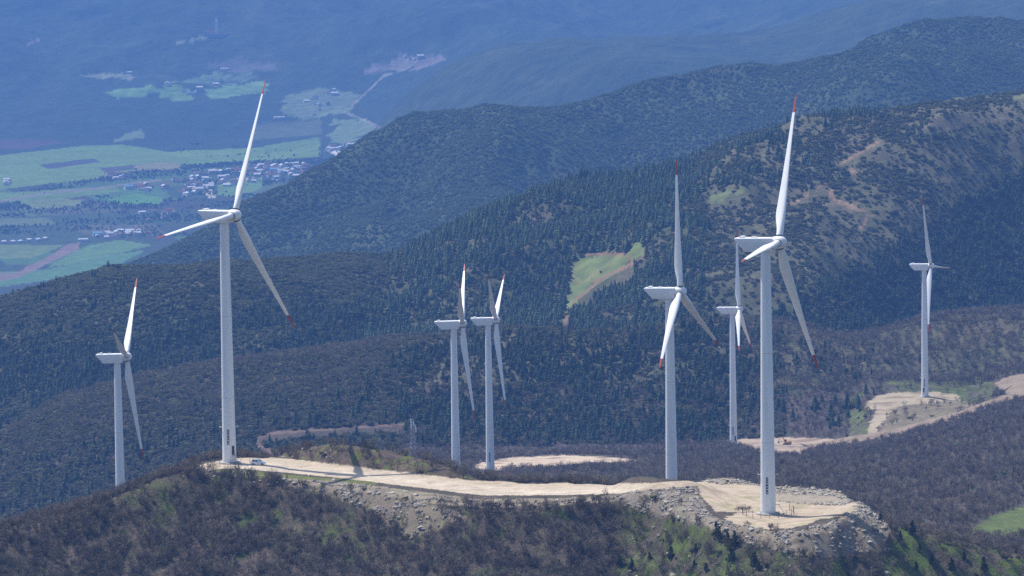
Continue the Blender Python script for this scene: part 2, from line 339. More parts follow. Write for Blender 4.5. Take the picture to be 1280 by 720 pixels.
c8b = region([(1112,516),(1130,507),(1165,504),(1200,500),(1220,506),(1160,527),(1110,542),(1098,542)], 2600, 3000, 3) & ~c8 & ~trk
blend(c8b, (.18, .15, .095), .9)
for mk, c in ((c3, (.50, .40, .29)), (c5, (.36, .28, .205)), (c8, (.36, .30, .205)), (trk, (.25, .195, .14)), (trk2, (.15, .105, .085))): blend(mk, c)
t = sstep(0, .35, fbm(X, Y, 14, 3, 240)) * (c3 | c5 | c8 | trk) * .75; COLR = COLR * (1 - t[..., None]) + np.array((.20, .145, .10)) * t[..., None]
gr = (region([(1110,470),(1200,470),(1250,480),(1240,500),(1200,505),(1190,492),(1100,490)], 2700, 3200, 8) | region([(1060,505),(1090,520),(1085,545),(1062,550)], 2600, 3000, 6)) & ~c8 & ~trk
t = gr * sstep(-.3, .2, fbm(X, Y, 12, 3, 250)); COLR = COLR * (1 - t[..., None]) + np.array((.085, .105, .03)) * t[..., None]
fld = region([(1205,668),(1240,645),(1300,628),(1300,672),(1250,672)], 1500, 2400, 3)
blend(fld, (.09, .125, .03)); t = fld * sstep(-.2, .3, fbm(X, Y, 12, 4, 255)) * .6; COLR = COLR * (1 - t[..., None]) + np.array((.115, .12, .045)) * t[..., None]
# meadow and tracks on the forest ridge
NZ2 = fbm(X, Y, 25, 3, 260)
def region4(poly, jit=3): return in_poly(PX + jit * NZ2, ROW + jit * .6 * NZ2, poly) & (Y > 3400) & (Y < 4400)
meadow = region4([(712,352),(716,330),(724,321),(770,318),(788,323),(775,338),(755,350),(738,362),(722,376),(712,392),(706,404),(702,398),(706,378)]) | region4([(781,318),(797,302),(806,306),(806,318),(793,324)]) | region4([(884,256),(889,245),(910,238),(945,231),(946,236),(912,244),(893,253)]) | region4([(1262,122),(1300,112),(1300,122),(1275,127)])
blend(meadow, (.135, .175, .06))
t = meadow * sstep(-.1, .35, NZ2) * .75; COLR = COLR * (1 - t[..., None]) + np.array((.19, .185, .085)) * t[..., None]
t = meadow * sstep(.0, .4, fbm(X, Y, 14, 3, 262)) * .7; COLR = COLR * (1 - t[..., None]) + np.array((.085, .115, .042)) * t[..., None]
y4 = (Y > 3400) & (Y < 4400)
mtrk = (line_dist(PX + NZ2, ROW, [(706,412),(709,395),(718,376),(740,358),(762,344),(792,328),(780,318),(720,317)]) < 1.4) & y4
blend(mtrk, (.22, .13, .09))
scar = ((line_dist(PX + 3 * NZ2, ROW, [(1040,238),(1037,245),(1050,252),(1065,258),(1078,263),(1091,270)]) < 2.3) | (line_dist(PX + 4 * NZ2, ROW, [(1082,272),(1078,285)]) < 1.8) | (line_dist(PX + 4 * NZ2, ROW, [(1062,212),(1068,217)]) < 2.5)
        | (line_dist(PX + 5 * NZ2, ROW, [(1100,176),(1075,190),(1050,206)]) < 1.2) | (line_dist(PX + 5 * NZ2, ROW, [(1035,228),(1005,246),(985,258)]) < 1.3)) & y4
blend(scar, (.42, .23, .15), .9)
band = (line_dist(PX + 8 * NZ2, ROW, [(1160,160),(1190,155),(1230,147),(1300,136)]) < 8) & y4
blend(band, (.125, .102, .075), .6)
brown = y4 * sstep(860, 960, PX) * (1 - sstep(0, 60, (PX - 1030) - (ROW - 340) * -1.65)) * .6
COLR = COLR * (1 - brown[..., None]) + np.array((.118, .106, .066)) * brown[..., None]
t = sstep(.05, .35, fbm(X, Y, 40, 4, 270)) * y4 * sstep(860, 960, PX) * .6
COLR = COLR * (1 - t[..., None]) + np.array((.075, .08, .035)) * t[..., None]
# fields of the valley
VF = (Y > 7800) & (Z < -930)
vx, vy = X, Y
cell = (np.floor((X + .25 * Y) / 160 + .5 * fbm(X, Y, 500, 2, 300)) * 7 + np.floor((Y * .5 - .1 * X) / 120 + .6 * fbm(X, Y, 700, 2, 301)) * 13).astype(int)
hv = (_hash(cell, cell * 3 + 1, 5) % 1000) / 1000.0
pal = np.array([(.05, .075, .035), (.065, .12, .04), (.05, .06, .035), (.09, .12, .05), (.075, .15, .05), (.06, .055, .045), (.045, .055, .035), (.10, .10, .06)])
vcol = pal[(hv * 7.99).astype(int)]
COLR[VF] = vcol[VF] * .9
upw = VF & (fbm(X, Y, 420, 3, 305) > -.22 - sstep(11800, 12600, Y) * .5) & (Y > 11300)
COLR[upw] = np.array((.030, .044, .026)); mound = in_poly(PX + 8 * fbm(X, Y, 200, 3, 310), ROW, [(60,172),(110,140),(190,128),(260,132),(330,126),(400,140),(380,150),(320,154),(300,172),(200,178)]) & (Y > 11000)
COLR[mound] = (.026, .040, .024)
NZ3 = fbm(X, Y, 180, 3, 310)
NZ4 = fbm(X, Y, 60, 3, 311)
def vreg(poly, jit=4): return in_poly(PX + jit * (NZ3 + (.6 * NZ4 if jit > 5 else 0)), ROW + jit * .4 * (NZ3 + (.8 * NZ4 if jit > 5 else 0)), poly) & (Y > 7600)
VFIELD = np.zeros(X.shape, bool)
for poly, c in (([(-170,196),(0,194),(90,184),(150,180),(210,190),(330,184),(400,178),(398,196),(330,200),(250,206),(210,204),(120,224),(0,236),(-170,240)], (.135, .215, .05)),
                ([(-170,174),(60,174),(85,177),(30,186),(-170,194)], (.075, .045, .045)),
                ([(48,206),(118,198),(125,202),(60,211)], (.06, .055, .06)), ([(125,210),(180,205),(190,209),(130,215)], (.075, .06, .06)),
                ([(170,207),(200,202),(228,205),(222,212),(168,213)], (.20, .19, .085)),
                ([(-170,250),(60,238),(140,232),(150,238),(70,250),(-170,262)], (.12, .19, .05)),
                ([(22,253),(60,249),(108,249),(98,256),(45,262)], (.15, .19, .06)), ([(135,250),(170,242),(205,248),(200,256),(150,254)], (.085, .21, .05)),
                ([(-170,276),(60,272),(70,280),(-170,286)], (.11, .14, .06)),
                ([(-170,342),(0,340),(60,336),(120,322),(180,312),(172,318),(135,338),(60,350),(-170,380)], (.09, .18, .065)),
                ([(-170,310),(30,306),(80,306),(40,322),(-170,332)], (.13, .18, .06)), ([(100,310),(150,300),(190,306),(160,314),(90,330),(60,334)], (.11, .20, .065)),
                ([(274,228),(300,222),(330,221),(326,236),(290,246),(270,243)], (.12, .21, .065)),
                ([(320,157),(360,152),(402,150),(402,168),(350,172),(316,174)], (.085, .10, .06)),
                ([(330,182),(398,172),(400,180),(335,192)], (.12, .195, .05))):
    blend(vreg(poly), c); VFIELD |= vreg(poly)
for poly, c in (([(138,118),(160,110),(190,106),(200,114),(180,122),(150,125)], (.075, .14, .045)), ([(196,112),(215,108),(240,110),(235,120),(200,124)], (.085, .15, .045)),
                ([(255,118),(290,104),(335,102),(335,116),(300,121),(262,122)], (.08, .14, .05)), ([(205,105),(260,95),(320,93),(330,98),(260,104)], (.06, .09, .05)),
                ([(90,94),(120,90),(165,93),(160,98),(110,97)], (.11, .12, .08)), ([(205,54),(240,47),(262,42),(262,46),(235,53)], (.11, .13, .09)),
                ([(480,78),(500,72),(555,70),(560,76),(520,84),(470,92),(455,90)], (.10, .085, .085)), ([(445,88),(475,84),(470,92),(450,93)], (.13, .10, .09)),
                ([(150,165),(175,160),(180,172),(140,178)], (.08, .11, .05)), ([(355,120),(400,110),(450,118),(440,140),(380,150),(350,140)], (.075, .095, .055)), ([(420,150),(460,148),(470,162),(440,180),(410,178)], (.08, .11, .05)), ([(262,78),(300,72),(345,80),(352,90),(300,92),(262,88)], (.06, .055, .06)), ([(34,56),(46,46),(49,48),(40,57)], (.16, .14, .13))):
    blend(vreg(poly, 13), np.array(c) * 1.9, .85); VFIELD |= vreg(poly, 13)
vt = vreg([(-170,360),(20,340),(55,324),(80,306),(102,303),(96,312),(60,330),(20,348),(-170,375)], 5); blend(vt, (.20, .14, .115))
for pts, w, c in (([(262,245),(264,232),(266,228)], 2.2, (.5, .45, .35)), ([(255,241),(268,246)], 1.6, (.45, .4, .3)), ([(410,186),(418,190),(424,192)], 2.8, (.55, .52, .46)), ([(0,252),(60,241),(115,236),(200,225)], 1.3, (.18, .16, .13)),
                  ([(440,132),(480,95),(512,84)], 1.0, (.22, .2, .18)), ([(430,140),(460,152),(475,160)], 1.2, (.26, .24, .2))):
    blend((line_dist(PX, ROW, pts, 1.0) < w) & (Y > 7600), c)
COLR *= (1 + .16 * np.clip(fbm(X * (900 / Y), Y * (300 / Y) + np.log(Y) * 900, 4, 3, 400), -1, 1))[..., None]

# ------------------------------------------------------------------ materials
def mat(name, base, rough=.85, noise=None, alt=None, bump=0, spec=.2, rnd=0, detail=4, leaf=0, stretch=None):
    m = bpy.data.materials.new(name); m.use_nodes = True
    n = m.node_tree.nodes; l = m.node_tree.links; b = n['Principled BSDF']
    b.inputs['Roughness'].default_value = rough; b.inputs['Specular IOR Level'].default_value = spec
    b.inputs['Base Color'].default_value = (*base, 1)
    src = None
    if noise:
        tc = n.new('ShaderNodeTexCoord'); nt = n.new('ShaderNodeTexNoise'); nt.inputs['Scale'].default_value = noise; nt.inputs['Detail'].default_value = detail
        l.new(tc.outputs['Object'], nt.inputs['Vector'])
        if stretch:
            mp = n.new('ShaderNodeMapping'); mp.inputs['Scale'].default_value = stretch
            l.new(tc.outputs['Object'], mp.inputs['Vector']); l.new(mp.outputs[0], nt.inputs['Vector'])
        rp = n.new('ShaderNodeValToRGB'); rp.color_ramp.elements[0].position = .35; rp.color_ramp.elements[1].position = .65
        rp.color_ramp.elements[0].color = (*base, 1); rp.color_ramp.elements[1].color = (*(alt or base), 1)
        l.new(nt.outputs['Fac'], rp.inputs[0]); src = rp.outputs[0]
        if bump:
            bp = n.new('ShaderNodeBump'); bp.inputs['Strength'].default_value = bump; bp.inputs['Distance'].default_value = .1
            l.new(nt.outputs['Fac'], bp.inputs['Height']); l.new(bp.outputs[0], b.inputs['Normal'])
    if rnd:
        oi = n.new('ShaderNodeObjectInfo'); hs = n.new('ShaderNodeHueSaturation')
        mr = n.new('ShaderNodeMapRange'); mr.inputs[3].default_value = 1 - rnd; mr.inputs[4].default_value = 1 + rnd
        l.new(oi.outputs['Random'], mr.inputs[0]); l.new(mr.outputs[0], hs.inputs['Value'])
        mh = n.new('ShaderNodeMath'); mh.operation = 'MULTIPLY'; mh.inputs[1].default_value = 7.13
        fr = n.new('ShaderNodeMath'); fr.operation = 'FRACT'; mr2 = n.new('ShaderNodeMapRange'); mr2.inputs[3].default_value = .47; mr2.inputs[4].default_value = .53
        l.new(oi.outputs['Random'], mh.inputs[0]); l.new(mh.outputs[0], fr.inputs[0]); l.new(fr.outputs[0], mr2.inputs[0]); l.new(mr2.outputs[0], hs.inputs['Hue'])
        if src is not None: l.new(src, hs.inputs['Color'])
        else: hs.inputs['Color'].default_value = (*base, 1)
        src = hs.outputs[0]
    if src is not None: l.new(src, b.inputs['Base Color'])
    if leaf:
        tr = n.new('ShaderNodeBsdfTranslucent'); mx = n.new('ShaderNodeMixShader'); mx.inputs[0].default_value = leaf
        l.new(src, tr.inputs['Color']); l.new(b.outputs[0], mx.inputs[1]); l.new(tr.outputs[0], mx.inputs[2]); l.new(mx.outputs[0], n['Material Output'].inputs['Surface'])
    return m
def ground_mat(name, scales, amt, bump, bdist, rough=.95):
    m = bpy.data.materials.new(name); m.use_nodes = True
    n = m.node_tree.nodes; l = m.node_tree.links; b = n['Principled BSDF']
    b.inputs['Roughness'].default_value = rough; b.inputs['Specular IOR Level'].default_value = .1
    at = n.new('ShaderNodeAttribute'); at.attribute_name = 'cover'
    tc = n.new('ShaderNodeTexCoord'); cur = at.outputs['Color']; last = None
    for s, a in zip(scales, amt):
        nt = n.new('ShaderNodeTexNoise'); nt.inputs['Scale'].default_value = s; nt.inputs['Detail'].default_value = 3
        l.new(tc.outputs['Object'], nt.inputs['Vector'])
        mr = n.new('ShaderNodeMapRange'); mr.inputs[1].default_value = .3; mr.inputs[2].default_value = .7; mr.inputs[3].default_value = 1 - a; mr.inputs[4].default_value = 1 + a
        l.new(nt.outputs['Fac'], mr.inputs[0])
        mx = n.new('ShaderNodeVectorMath'); mx.operation = 'SCALE'
        l.new(cur, mx.inputs[0]); l.new(mr.outputs[0], mx.inputs['Scale']); cur = mx.outputs[0]; last = nt
    l.new(cur, b.inputs['Base Color'])
    bp = n.new('ShaderNodeBump'); bp.inputs['Strength'].default_value = bump; bp.inputs['Distance'].default_value = bdist
    l.new(last.outputs['Fac'], bp.inputs['Height']); l.new(bp.outputs[0], b.inputs['Normal'])
    return m
M_soil = ground_mat('hill_soil', (.25, 1.6), (.25, .4), .9, .35)
M_gravel = ground_mat('gravel_dirt', (.5, 2.6), (.12, .22), .5, .12)
M_mid = ground_mat('woodland_floor', (.05, .4), (.2, .3), .6, .8)
M_far = ground_mat('far_scrub', (.008, .035), (.22, .28), 1.0, 9.0)
M_valley = ground_mat('valley_fields', (.006, .05), (.1, .22), .3, 1.5)
M_white = mat('tower_paint', (.81, .82, .82), .45, 1.0, (.70, .71, .715), spec=.35, detail=6, stretch=(.9, .9, .05))
M_blade = mat('blade_gelcoat', (.82, .82, .81), .35, .2, (.76, .755, .74), spec=.4)
M_red = mat('signal_red', (.38, .062, .034), .5, .6, (.28, .05, .03), spec=.3)
M_hubd = mat('hub_seal', (.10, .10, .105), .6, 2, (.18, .17, .16))
M_dark = mat('dark_panel', (.035, .04, .045), .6, 3, (.06, .065, .07))
M_conc = mat('foundation_concrete', (.42, .40, .37), .9, 1.2, (.30, .285, .26), .4)
M_twig = mat('bare_twigs', (.232, .188, .140), .9, .5, (.165, .134, .100), rnd=.40)
M_twig2 = mat('bare_bark', (.075, .060, .053), .9, 2, (.05, .04, .037))
M_oak = mat('evergreen_leaves', (.030, .046, .020), .8, .9, (.050, .066, .026), rnd=.40, leaf=.3)
M_scrub = mat('scrub_leaves', (.100, .116, .048), .85, .7, (.135, .132, .064), rnd=.42, leaf=.35)
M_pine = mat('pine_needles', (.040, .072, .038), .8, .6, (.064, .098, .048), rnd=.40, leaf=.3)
M_pine_sunlit = mat('sunlit_pine_needles', (.084, .136, .070), .8, .6, (.118, .160, .080), rnd=.42, leaf=.3)  # pine_needles made lighter: sunlight put into the needle colour
M_fars = mat('far_scrub_leaves', (.108, .142, .062), .85, .7, (.126, .150, .068), rnd=.22, leaf=.35)
M_trunk = mat('trunk_bark', (.07, .05, .04), .95, 2, (.045, .035, .03))
M_rock = mat('limestone', (.40, .36, .305), .9, 1.5, (.24, .21, .17), .5, rnd=.3)
M_rust = mat('dry_bracken', (.12, .06, .04), .95, 3, (.08, .045, .03))

# ------------------------------------------------------------------ object helpers
def tag(o, label=None, cat=None, group=None, kind=None):
    if label: o['label'] = label
    if cat: o['category'] = cat
    if group: o['group'] = group
    if kind: o['kind'] = kind
    return o
def mesh_np(name, verts, faces, m=None, smooth=True):
    me = bpy.data.meshes.new(name)
    verts = np.asarray(verts, np.float32)
    if isinstance(faces, np.ndarray):
        nf, k = faces.shape
        me.vertices.add(len(verts)); me.vertices.foreach_set('co', verts.ravel())
        me.loops.add(nf * k); me.loops.foreach_set('vertex_index', faces.astype(np.int32).ravel())
        me.polygons.add(nf); me.polygons.foreach_set('loop_start', np.arange(0, nf * k, k, dtype=np.int32))
        me.polygons.foreach_set('use_smooth', np.full(nf, smooth))
        me.update(calc_edges=True)
    else:
        me.from_pydata(verts.tolist(), [], faces); me.polygons.foreach_set('use_smooth', [smooth] * len(me.polygons))
    if m: me.materials.append(m)
    return me
def obj(name, me, parent=None, loc=None):
    o = bpy.data.objects.new(name, me); col.objects.link(o)
    if parent: o.parent = parent
    if loc is not None: o.location = loc
    return o
def empty(name, loc=(0, 0, 0), rz=0, sc=1):
    o = bpy.data.objects.new(name, None); col.objects.link(o); o.location = loc; o.rotation_euler = (0, 0, rz); o.scale = (sc, sc, sc) if np.isscalar(sc) else sc
    o.empty_display_size = .5
    return o
class MB:
    def __init__(s): s.v = []; s.f = []
    def add(s, v, f):
        b = len(s.v); s.v += [tuple(map(float, p)) for p in v]; s.f += [tuple(i + b for i in q) for q in f]
    def box(s, c, d, taper=1.0, rz=0):
        x, y, z = np.array(d) / 2; v = []
        for sz, t in ((-z, 1), (z, taper)):
            for sx, sy in ((-1, -1), (1, -1), (1, 1), (-1, 1)):
                px, py = sx * x * t, sy * y * t
                v.append((c[0] + px * math.cos(rz) - py * math.sin(rz), c[1] + px * math.sin(rz) + py * math.cos(rz), c[2] + sz))
        s.add(v, [(3, 2, 1, 0), (4, 5, 6, 7), (0, 1, 5, 4), (1, 2, 6, 5), (2, 3, 7, 6), (3, 0, 4, 7)])
    def tube(s, p0, p1, r0, r1=None, n=3, caps=False):
        r1 = r0 if r1 is None else r1
        p0 = np.array(p0, float); p1 = np.array(p1, float); a = p1 - p0; L = np.linalg.norm(a)
        if L < 1e-6: return
        a /= L; q = np.array([1, 0, 0.]) if abs(a[0]) < .8 else np.array([0, 1., 0])
        e1 = np.cross(a, q); e1 /= np.linalg.norm(e1); e2 = np.cross(a, e1); v = []
        for p, r in ((p0, r0), (p1, r1)):
            for i in range(n):
                t = 2 * math.pi * i / n; v.append(p + (e1 * math.cos(t) + e2 * math.sin(t)) * r)
        f = [(i, (i + 1) % n, n + (i + 1) % n, n + i) for i in range(n)]
        if caps: f += [tuple(range(n))[::-1], tuple(range(n, 2 * n))]
        s.add(v, f)
    def lathe(s, prof, n=32, axis='z', c=(0, 0, 0)):
        v = []
        for r, h in prof:
            for i in range(n):
                t = 2 * math.pi * i / n; a, b = r * math.cos(t), r * math.sin(t)
                v.append((c[0] + a, c[1] + b, c[2] + h) if axis == 'z' else (c[0] + h, c[1] + a, c[2] + b))
        f = []
        for k in range(len(prof) - 1):
            for i in range(n):
                j = (i + 1) % n; q = (k * n + i, k * n + j, (k + 1) * n + j, (k + 1) * n + i)
                f.append(q if axis == 'z' else q)
        f += [tuple(range(n))[::-1], tuple(range((len(prof) - 1) * n, len(prof) * n))]
        s.add(v, f)
    def mesh(s, name, m, smooth=False): return mesh_np(name, s.v, s.f, m, smooth)
def auto_smooth(me, ang=40):
    bm = bmesh.new(); bm.from_mesh(me); bmesh.ops.recalc_face_normals(bm, faces=bm.faces)
    for e in bm.edges:
        e.smooth = not (len(e.link_faces) != 2 or e.calc_face_angle(0) > math.radians(ang))
    for f in bm.faces: f.smooth = True
    bm.to_mesh(me); bm.free(); return me

# ------------------------------------------------------------------ ground sheets
QR, QC = NR - 1, NC - 1
yq = .5 * (YR[1:] + YR[:-1])[:, None] + np.zeros((1, QC))
def q(m): return m[:-1, :-1]
lab = np.zeros((QR, QC), int)
lab[yq >= 1650] = 1; lab[yq >= 3000] = 2; lab[yq >= 3420] = 3; lab[yq >= 5000] = 4; lab[yq >= 7450] = 5; lab[yq >= 12400] = 6
lab[(yq >= 7450) & (q(Z) > -930) & (q(PX) > 380)] = 6
for i, mk in enumerate((m_road, m_pad, c3, c5, c8, trk, trk2, meadow, mtrk)): lab[q(mk)] = 10 + i
lab[q(bank | bank2 | verge | pad_rim | m_terr)] = 9
SHEETS = {0: ('foreground_hill', M_soil, 'brown scrubby hill in front carrying the gravel road', 'hill'), 1: ('wooded_plateau', M_mid, 'low purple brown plateau of bare woodland behind the front hill', 'hill'),
 2: ('near_ridge', M_mid, 'dark wooded ridge behind the middle turbines', 'ridge'), 3: ('forest_ridge', M_mid, 'pine and scrub covered ridge rising to the right', 'ridge'),
 4: ('hazy_ridge', M_far, 'blue hazy ridge beyond the pine ridge', 'ridge'), 5: ('valley_floor', M_valley, 'green and brown patchwork of valley fields', 'valley'), 6: ('far_mountain', M_far, 'deep blue mountain side filling the top of the view', 'mountain'),
 9: ('gravel_bank', M_gravel, 'grey stony embankment below the road and the turbine pad', 'embankment'),
 10: ('dirt_road', M_gravel, 'pale dirt road along the crest of the front hill', 'road'), 11: ('turbine_pad', M_gravel, 'pale gravel pad around the nearest right turbine', 'pad'), 12: ('gravel_clearing', M_gravel, 'pale gravel clearing at the foot of the middle turbine pair', 'clearing'),
 13: ('gravel_clearing', M_gravel, 'reddish gravel clearing with the excavator', 'clearing'), 14: ('turbine_pad', M_gravel, 'tan gravel pad under the farthest right turbine', 'pad'), 15: ('dirt_track', M_gravel, 'straight reddish track running to the right edge', 'track'),
 16: ('dirt_track', M_gravel, 'thin curving track on the dark near ridge', 'track'), 17: ('meadow', M_valley, 'light green meadow in a gap of the pine forest', 'meadow'), 18: ('dirt_track', M_gravel, 'red dirt track bordering the light green meadow', 'track')}
VALL = np.stack([X, Y, Z], -1).reshape(-1, 3); CALL = COLR.reshape(-1, 3)
ii = np.arange(NR * NC).reshape(NR, NC)
QALL = np.stack([ii[:-1, :-1], ii[:-1, 1:], ii[1:, 1:], ii[1:, :-1]], -1)
for k, (nm, m, lb, ct) in SHEETS.items():
    fq = QALL[lab == k]
    if len(fq) == 0: continue
    used, inv = np.unique(fq.ravel(), return_inverse=True)
    me = mesh_np(nm, VALL[used], inv.reshape(-1, 4), m, True)
    ca = me.color_attributes.new('cover', 'FLOAT_COLOR', 'POINT')
    ca.data.foreach_set('color', np.hstack([np.clip(CALL[used], .004, .9), np.ones((len(used), 1))]).astype(np.float32).ravel())
    tag(obj(nm, me), lb, ct, kind='structure')

exec_marker = None
# ------------------------------------------------------------------ plants: shapes
def bare_tree(seed, h=4.0, stems=2, twigs=150):
    r = random.Random(seed); tr = MB(); cr = MB(); tips = []
    def grow(p, d, L, rad, lev, mb):
        q_ = p + d * L; mb.tube(p, q_, rad, rad * .62)
        if lev == 0: return
        for i in range({3: 4, 2: 4, 1: 4}[lev]):
            t = r.uniform(.35, 1.0); b = p + d * L * t
            nd = d + Vector((r.gauss(0, .55), r.gauss(0, .55), r.gauss(.12, .3))); nd.normalize()
            if nd.z < .05: nd.z = .15; nd.normalize()
            grow(b, nd, L * r.uniform(.5, .8), max(.019, rad * .55), lev - 1, cr)
    for s in range(stems):
        d = Vector((r.gauss(0, .22), r.gauss(0, .22), 1)).normalized()
        grow(Vector((r.gauss(0, .15), r.gauss(0, .15), -.2)), d, h * r.uniform(.36, .5), .07 if stems < 3 else .05, 3, tr)
    return tr, cr
def leaf_cloud(mb, centre, rad, n, size, r, flat=0.7, shell=.55):
    for i in range(n):
        d = Vector((r.gauss(0, 1), r.gauss(0, 1), r.gauss(0, 1))).normalized(); k = r.uniform(shell, 1.0)
        c = Vector((centre[0] + d.x * rad[0] * k, centre[1] + d.y * rad[1] * k, centre[2] + d.z * rad[2] * k))
        nrm = (d + Vector((r.gauss(0, .5), r.gauss(0, .5), r.gauss(.2, .5)))).normalized()
        a = nrm.orthogonal().normalized(); b = nrm.cross(a); t = r.uniform(0, 6.28); a, b = a * math.cos(t) + b * math.sin(t), b * math.cos(t) - a * math.sin(t)
        s = size * r.uniform(.6, 1.3); bend = nrm * s * .25
        mb.add([c - a * s * .5, c + b * s * .35 - bend, c + a * s * .6, c - b * s * .4 - bend], [(0, 1, 2), (0, 2, 3)])
def leafy_bush(seed, n=70, w=1.0, h=1.0, lobes=4, size=.34):
    r = random.Random(seed); mb = MB()
    for k in range(lobes):
        c = (r.uniform(-.45, .45) * w, r.uniform(-.45, .45) * w, h * r.uniform(.35, .7)); q_ = r.uniform(.4, .65)
        leaf_cloud(mb, c, (w * q_, w * q_, h * q_ * .75), n // lobes, size, r)
    return mb
def pine(seed, h=1.0, w=.42, tiers=8, blades=9):
    r = random.Random(seed); mb = MB()
    for t in range(tiers):
        z = .1 + .84 * t / (tiers - 1); rad = w * (1 - z) ** .75 * r.uniform(.8, 1.12) + .03
        if z < .2: rad *= .8
        for b in range(blades):
            a = 2 * math.pi * (b + r.uniform(-.35, .35)) / blades + t; L = rad * r.uniform(.65, 1.15); wd = .34 * L + .035
            c, s = math.cos(a), math.sin(a); dz = -.30 * L + r.uniform(-.02, .03)
            mb.add([(0, 0, z + .10), (c * L * .6 - s * wd, s * L * .6 + c * wd, z + dz * .3), (c * L, s * L, z + dz), (c * L * .6 + s * wd, s * L * .6 - c * wd, z + dz * .3 - .02)], [(0, 1, 2), (0, 2, 3)])
    return mb
BARE = []
for s in range(6):
    t, c = bare_tree(100 + s, 4.0, 2 + s % 3)
    BARE.append((t.mesh('trunk', M_twig2), c.mesh('branches', M_twig)))
def trunk_mesh(h=1.0, r=.035):
    mb = MB(); mb.tube((0, 0, -.06), (.01, .005, h), r, r * .35, 5); return mb.mesh('trunk', M_trunk)
PINE = [(trunk_mesh(.9, .022), pine(200 + s, 1, random.uniform(.30, .40)).mesh('crown', M_pine)) for s in range(5)]
PINE_SUNLIT = [(trunk_mesh(.9, .022), pine(220 + s, 1, random.uniform(.30, .42)).mesh('crown', M_pine_sunlit)) for s in range(5)]
BUSH = [leafy_bush(300 + s, 90, 1.0, 1.0, 4, .40).mesh('foliage', M_scrub) for s in range(4)]
BUSHF = [leafy_bush(310 + s, 70, 1.0, 1.0, 4, .46).mesh('foliage', M_fars) for s in range(4)]
OAK = [(trunk_mesh(.6, .05), leafy_bush(330 + s, 110, .8, 1.35, 5, .36).mesh('crown', M_oak)) for s in range(4)]
def juniper(seed):
    r = random.Random(seed); mb = MB()
    for k in range(6):
        z = .12 + .15 * k; w = .42 * (1 - k / 7.0); leaf_cloud(mb, (r.uniform(-.06, .06), r.uniform(-.06, .06), z), (w, w, .17), 42 - 4 * k, .15, r, shell=.6)
    return mb
OAKP = [(trunk_mesh(.4, .03), leafy_bush(390 + s, 110, .34, .72, 5, .17).mesh('crown', M_oak)) for s in range(4)]
JUN = [(trunk_mesh(.6, .04), juniper(360 + s).mesh('crown', M_oak)) for s in range(4)]

# scattering: random points on the ground of a zone, thinned by a density map, kept where they can be seen
def scatter(n, ylo, yhi, dens, pxlo=-60, pxhi=1345, rowhi=760):
    y = np.sqrt(rng.uniform(ylo ** 2, yhi ** 2, n)); u = rng.uniform((pxlo - 640) / F, (pxhi - 640) / F, n); x = u * y
    z = ground(x, y); px, row = project(x, y, z)
    k = sample(VIS, x, y) & (row < rowhi) & (row > -30) & (px > pxlo) & (px < pxhi)
    x, y, z, px, row = x[k], y[k], z[k], px[k], row[k]
    k = rng.uniform(0, 1, len(x)) < dens(x, y, px, row)
    return np.stack([x[k], y[k], z[k], px[k], row[k]], 1)
BLOCK = m_road | m_pad | c3 | c5 | c8 | trk | trk2 | meadow | mtrk | fld
def below(m_, k):                               # nothing tall right in front of a track
    o_ = m_.copy()
    for i in range(1, k + 1): o_[:-i] |= m_[i:]
    return o_
BLOCK |= below(trk2, 5) | below(mtrk, 7) | below(meadow, 3) | below(scar, 3) | below(trk, 3)
for (tx, ty, *_r) in TURB.values(): BLOCK |= np.hypot(X - tx, Y - ty) < 5
def free(x, y): return ~sample(BLOCK, x, y)

